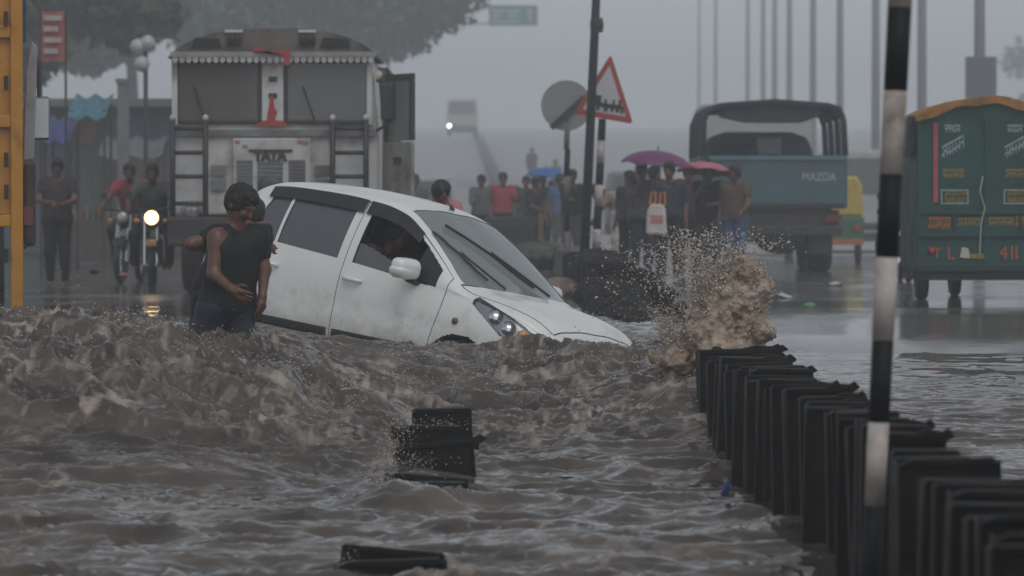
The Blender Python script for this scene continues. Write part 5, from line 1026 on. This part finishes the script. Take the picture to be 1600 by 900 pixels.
def van(label, x, y, z, m, w=1.65, h=1.95, L=4, lit=False, name='van', cat='van', box=0):
    t = thing(name, label, cat, (x, y, z)); MB().prism([(-w / 2, .35), (w / 2, .35), (w / 2, h * .6), (w / 2 - .12, h), (-w / 2 + .12, h), (-w / 2, h * .6)], 0, L).build('body', m, t, bevel=.08, seg=3)
    MB().prism([(-w / 2 + .14, h * .58), (w / 2 - .14, h * .58), (w / 2 - .22, h * .92), (-w / 2 + .22, h * .92)], -.02, -.004).build('windscreen', tglass, t); MB().box(-w / 2 + .3, w / 2 - .3, -.02, -.004, .62, .78).build('grille', tdk, t); MB().box(-w / 2, w / 2, -.1, -.005, .33, .55).build('bumper', tdk, t, bevel=.03)
    for sx in (-1, 1):
        MB().lathe([(.01, .03), (.09, .02), (.11, 0), (.11, -.02)], 14, Matrix.Translation((sx * (w / 2 - .2), -.02, .72)) @ Euler((R(90), 0, 0)).to_matrix().to_4x4()).build('headlamp', mat('white_headlamp', (1, 1, 1), .3, 0, emis=(.85, .85, 1), estr=30) if (lit and sx < 0) else mat('lamp_off', (.5, .5, .5), .15), t)
        for yy in (.8, L - .8): wheel(t, sx * (w / 2 - .12), yy, .33, .2)
    if box: MB().box(-w / 2 - .15, w / 2 + .15, 1.4, L, .7, h + box).build('cargo_box', mat('box_white', (.36, .35, .35), .6, .1), t, bevel=.03)
    return t
van('small white van far up the left lane, right of the open lorry door', (668 - 800) * 112 / FPX, 112, .14, mat('far_white', (.42, .43, .43), .4))
van('pale bus far away with one bright white headlamp', (722 - 800) * 330 / FPX, 330, 7.7, mat('far_bus', (.42, .38, .30), .5), 2.5, 2.9, 9, True, 'bus', 'bus')
van('grey-blue minivan far behind the purple umbrella', (990 - 800) * 126 / FPX, 126, .36, mat('far_greyblue', (.16, .19, .22), .4), 1.7, 2.0)
van('white box lorry hidden behind the blue truck', (1190 - 800) * 92 / FPX, 92, 0, mat('far_white', (.42, .43, .43), .4), 2.2, 2.3, 6, False, 'box_lorry', 'lorry', 1.25)
van('white van faint behind the right side of the blue truck', (1345 - 800) * 100 / FPX, 100, 0, mat('far_white', (.42, .43, .43), .4), 1.8, 2.6, 4)
sc_ = person('rider in blue on a scooter between the striped pole and the green three-wheeler', at_g(1413, 58, .0), RIDE, CL['blue'], CL['black'], (.9, .9), .97, h=.03, rot=R(180))
motorcycle('scooter bike ridden away beside the green three-wheeler', at_g(1413, 58, 0), R(180), False, mat('dark_red_tank', (.12, .02, .02), .3))
# ---------------------------------------------------------------- rubbish on and beside the median
def heap(name, label, cat, c, r, m, h, seed, amp=.25, freq=3.6):
    G, lo = grid(np.array((-r[0], -r[1], -.25)) * 1.25, np.array((r[0], r[1], r[2])) * 1.35, h); g = G / min(r) * freq + seed * 3.7
    f = sd_ell(G, (0, 0, 0), r) + min(r) * amp * (fbm3(g[..., 0], g[..., 1], g[..., 2], 4, .6) - .5) * 2.4; V, Q = surfnet(f, lo, h); o = from_np(name, V, Q, m, None, loc=c); tag(o, label, cat); return o
dk = mat('sodden_rubbish', (.010, .009, .008), .7, .6, 6, .6, dirt=(.03, .024, .02), dirt_amt=.2, spec=.2)
heap('rubbish_heap', 'long black sodden rubbish bank on the median behind the car bonnet', 'heap', Vector((1.08, 44, -.10)), (.42, 9.5, .36), dk, .05, 1, .2)
heap('rubbish_heap', 'dark heap at the foot of the sign posts on the median', 'heap', at(935, 425, 55) + Vector((0, 0, -.05)), (.44, 5, .36), dk, .05, 2, .2)
heap('debris_pile', 'pale and brown litter pile to the left of the sign posts', 'heap', at(872, 448, 47) + Vector((0, 0, -.06)), (.26, .6, .16), mat('pale_litter', (.22, .17, .14), .7, .5, 9, .5, dirt=(.07, .04, .035), dirt_amt=.5), .025, 3, .4)
heap('debris_pile', 'dark green and brown litter beside the hand cart', 'heap', at(840, 395, 66) + Vector((0, 0, -.06)), (.55, .9, .22), mat('mixed_litter', (.07, .075, .05), .7, .6, 6, .5), .035, 4, .4)
lit_m = [mat('litter_green', (.08, .30, .10), .5), mat('litter_white', (.45, .44, .43), .5), mat('litter_pink', (.40, .14, .13), .5), mat('litter_blue', (.03, .06, .25), .4)]
def scrap(label, p, s, m, flat=.3):
    r = np.random.default_rng(int(abs(p[0]) * 1000)); n = 6; V = [(s * math.cos(k * 1.047) * r.uniform(.6, 1.2), s * math.sin(k * 1.047) * r.uniform(.6, 1.2), s * flat * r.uniform(-.3, 1)) for k in range(n)] + [(0, 0, s * flat * 1.6), (0, 0, -s * .3)]
    o = from_np('litter', V, [(k, (k + 1) % n, n) for k in range(n)] + [((k + 1) % n, k, n + 1) for k in range(n)], m, None, False, loc=p); return tag(o, label, 'litter')
scrap('small green scrap on the wet road under the blue truck', at(1266, 478, 42.5), .09, lit_m[0]); scrap('larger pale scrap on the wet road below the blue truck tailgate', at(1222, 465, 46), .13, lit_m[1]); scrap('pale pink scrap beside the blue truck wheel', at(1306, 446, 54), .12, lit_m[1])
scrap('pinkish scrap on the road below the standing person at the left', at(193, 430, 50), .08, lit_m[2]); scrap('dark scrap on the road left of the lit motorcycle', at(145, 426, 52), .09, dk); scrap('white scrap floating on the open water right of the middle plates', Vector((.29, 21.9, -.49)), .05, lit_m[1], .15)
bo = thing('plastic_bottle', 'small blue plastic bottle floating left of the plate row', 'bottle', (1.10, 20.8, -.50), (R(20), R(15), 0)); MB().lathe([(.005, -.02), (.017, -.015), (.018, .035), (.008, .05), (.008, .058)], 12).build('bottle_body', mat('litter_blue', (.03, .06, .25), .25), bo, smooth_=True); MB().lathe([(.009, .058), (.009, .068), (.002, .069)], 10).build('cap', lit_m[3], bo)

# ---------------------------------------------------------------- splash and spray
spl = mat('muddy_splash', (.30, .21, .135), .5, .4, 14, .6, dirt=(.52, .43, .36), dirt_amt=.65, bscale=90)
def ragged(m):            # thin torn water: patches of it let the light through
    t = m.node_tree; b = t.nodes['Principled BSDF']; N = t.nodes.new; L = t.links.new
    tc = N('ShaderNodeTexCoord'); n = N('ShaderNodeTexNoise'); n.inputs['Scale'].default_value = 26; n.inputs['Detail'].default_value = 7; n.inputs['Roughness'].default_value = .7; n.inputs['Distortion'].default_value = .7; L(tc.outputs['Object'], n.inputs['Vector'])
    r_ = N('ShaderNodeMapRange'); r_.inputs[1].default_value = .36; r_.inputs[2].default_value = .50; r_.inputs[3].default_value = .55; r_.inputs[4].default_value = 1.0; L(n.outputs['Fac'], r_.inputs[0]); L(r_.outputs[0], b.inputs['Alpha'])
ragged(spl)
drp2 = mat('brown_drops', (.46, .37, .29), .5, .15, 20)
drp = mat('muddy_drops', (.62, .54, .47), .35, .2, 20)
r = np.random.default_rng(5); s4 = FPX / 27.2; C0 = at(1130, 480, 27.2)
def sp_(px, py, dy=0): return np.array(at(px, py, 27.2 + dy)) - np.array(C0)
hs_ = .0095; G, lo = grid((-.52, -.26, -.45), (.46, .28, .52), hs_); f = np.full(G.shape[:3], .4, np.float32)
for (px, py, rr, n) in ((1165, 425, 22, 9), (1172, 445, 26, 10), (1155, 478, 36, 16), (1182, 500, 28, 11), (1125, 510, 38, 16), (1092, 540, 38, 14), (1150, 545, 46, 16), (1060, 555, 28, 8), (1110, 470, 22, 6)):
    for k in range(n):
        c = sp_(px + r.normal() * rr * .5, py + r.normal() * rr * .5, r.normal() * .05); q = r.uniform(.3, .7) * rr / s4; m_ = q + .05; i0 = np.maximum(((c - m_ - lo) / hs_).astype(int), 0); i1 = np.minimum(((c + m_ - lo) / hs_).astype(int) + 2, f.shape)
        sl = tuple(slice(a_, max(a_, b_)) for a_, b_ in zip(i0, i1))
        if f[sl].size: f[sl] = smin(f[sl], np.linalg.norm(G[sl] - c.astype(np.float32), axis=-1) - q, .06)
nr_ = np.abs(f) < .1; g = G[nr_] * 14; f[nr_] += .10 * (fbm3(g[:, 0] + 3, g[:, 1] + 1, g[:, 2] + 8, 5, .62) - .47); V, Q = surfnet(f, lo, hs_)
from_np('splash', V, Q, spl, None, loc=C0)
tag(bpy.data.objects['splash'], 'tall brown splash of muddy water bursting up beside the car nose', 'splash', kind='stuff')
OV = np.array([(1, 0, 0), (-1, 0, 0), (0, 1, 0), (0, -1, 0), (0, 0, 1), (0, 0, -1)], float); OF = np.array([(0, 2, 4), (2, 1, 4), (1, 3, 4), (3, 0, 4), (2, 0, 5), (1, 2, 5), (3, 1, 5), (0, 3, 5)])
def drops(name, label, P, S, m, stretch=1.5):
    n = len(P); st = r.uniform(.7, stretch, (n, 3)); V = (P[:, None, :] + OV[None] * (S[:, None, None] * st[:, None, :])).reshape(-1, 3); F = (OF[None] + 6 * np.arange(n)[:, None, None]).reshape(-1, 3)
    o = from_np(name, V, F, m); tag(o, label, 'spray', kind='stuff'); return o
def cloud(px, py, sx, sy, n, D=27.2, sd=.12):
    x = px + r.normal(size=n) * sx; y = py + r.normal(size=n) * sy; d = D + r.normal(size=n) * sd; return np.stack([(x - 800) * d / FPX, d, CAMZ - (y - 340) * d / FPX], 1)
def jets(n_jet, per, x0, x1, ang0, ang1, h0, h1, width):          # water thrown up in ballistic fans, denser low down, fraying at the tips
    out = []
    for k in range(n_jet):
        X0 = r.uniform(x0, x1); a = r.uniform(ang0, ang1); H = r.uniform(h0, h1); m_ = per; tt = r.random(m_) ** .75; dx = math.tan(a) * H * tt; z = H * (1 - (1 - tt) ** 2) * 1.0
        w = width * (.25 + 1.3 * tt ** 1.5); x = X0 + dx + r.normal(size=m_) * w + (X0 - 1130) * .18 * tt; y = 562 - z + r.normal(size=m_) * w * .8; d = 27.2 + r.normal() * .07 + r.normal(size=m_) * .02
        out.append(np.stack([(x - 800) * d / FPX, d, CAMZ - (y - 340) * d / FPX], 1))
    return np.concatenate(out)
P = np.concatenate([jets(26, 150, 1105, 1200, -.28, .16, 90, 172, 4.5), jets(20, 110, 1040, 1110, -.45, .05, 40, 85, 6)]); drops('splash_body', 'dense brown body of the splash beside the car nose', P, .002 + .005 * r.random(len(P)) ** 2.5, drp2, 1.8)
Ps = [jets(70, 70, 1080, 1190, -.75, .35, 120, 205, 5), cloud(1115, 425, 36, 28, 900), cloud(1090, 455, 30, 40, 700), cloud(1060, 530, 30, 26, 600), cloud(1085, 395, 40, 18, 300), cloud(1000, 440, 45, 45, 420, 27.6, .4), cloud(1200, 385, 25, 8, 120)]
for k in range(60):       # short strings of drops thrown outwards
    a = r.uniform(-2.7, -.35); q0 = np.array((1120 + r.normal() * 25, 440 + r.normal() * 25)); L = r.uniform(20, 60); m_ = int(r.integers(10, 24)); tt = np.linspace(0, 1, m_)
    x = q0[0] + np.cos(a) * L * tt + r.normal(size=m_) * 1.2; y = q0[1] + np.sin(a) * L * tt + 18 * tt ** 2 + r.normal(size=m_) * 1.2; d = np.full(m_, 27.2 + r.normal() * .1); Ps.append(np.stack([(x - 800) * d / FPX, d, CAMZ - (y - 340) * d / FPX], 1))
P = np.concatenate(Ps); drops('spray_drops', 'droplets thrown up around the brown splash', P, .0014 + .0050 * r.random(len(P)) ** 3, drp, 2.2)
Pp = [cloud(q_[0], q_[1], q_[2], q_[3], q_[4], q_[5], .05) for q_ in ((628, 668, 14, 12, 260, 23.4), (612, 700, 12, 14, 320, 22.7), (600, 745, 14, 14, 380, 21.4), (690, 662, 22, 6, 200, 24.5), (640, 720, 30, 6, 220, 22.6), (650, 770, 34, 10, 300, 21.0), (545, 880, 12, 14, 160, 17.5))]
P = np.concatenate(Pp); drops('plate_spray', 'froth breaking against the plates in mid-stream', P, .0012 + .0036 * r.random(len(P)) ** 3, drp)
# spray torn off the torrent
n = 6500; x = np.where(r.random(n) < .62, r.uniform(-3.7, -.7, n), r.uniform(-1.2, 1.35, n)); yb = np.where(x < -.9, r.normal(25.2, .75, n), r.normal(28.0, .9, n)); P = np.stack([x, yb, water_h(x, yb) + np.abs(r.normal(0, .035, n)) + .3 * (r.random(n) < .05) * r.random(n) ** 2], 1)
drops('torrent_spray', 'fine spray torn off the crest of the torrent', P, .0014 + .0046 * r.random(n) ** 3, drp)
n = 500; P = np.stack([r.uniform(-3.95, -3.4, n), r.normal(26.4, .3, n), .1 + np.abs(r.normal(0, .28, n))], 1); drops('wheel_spray', 'drops splashing up against the yellow lorry at the left edge', P, .002 + .005 * r.random(n) ** 2, drp)
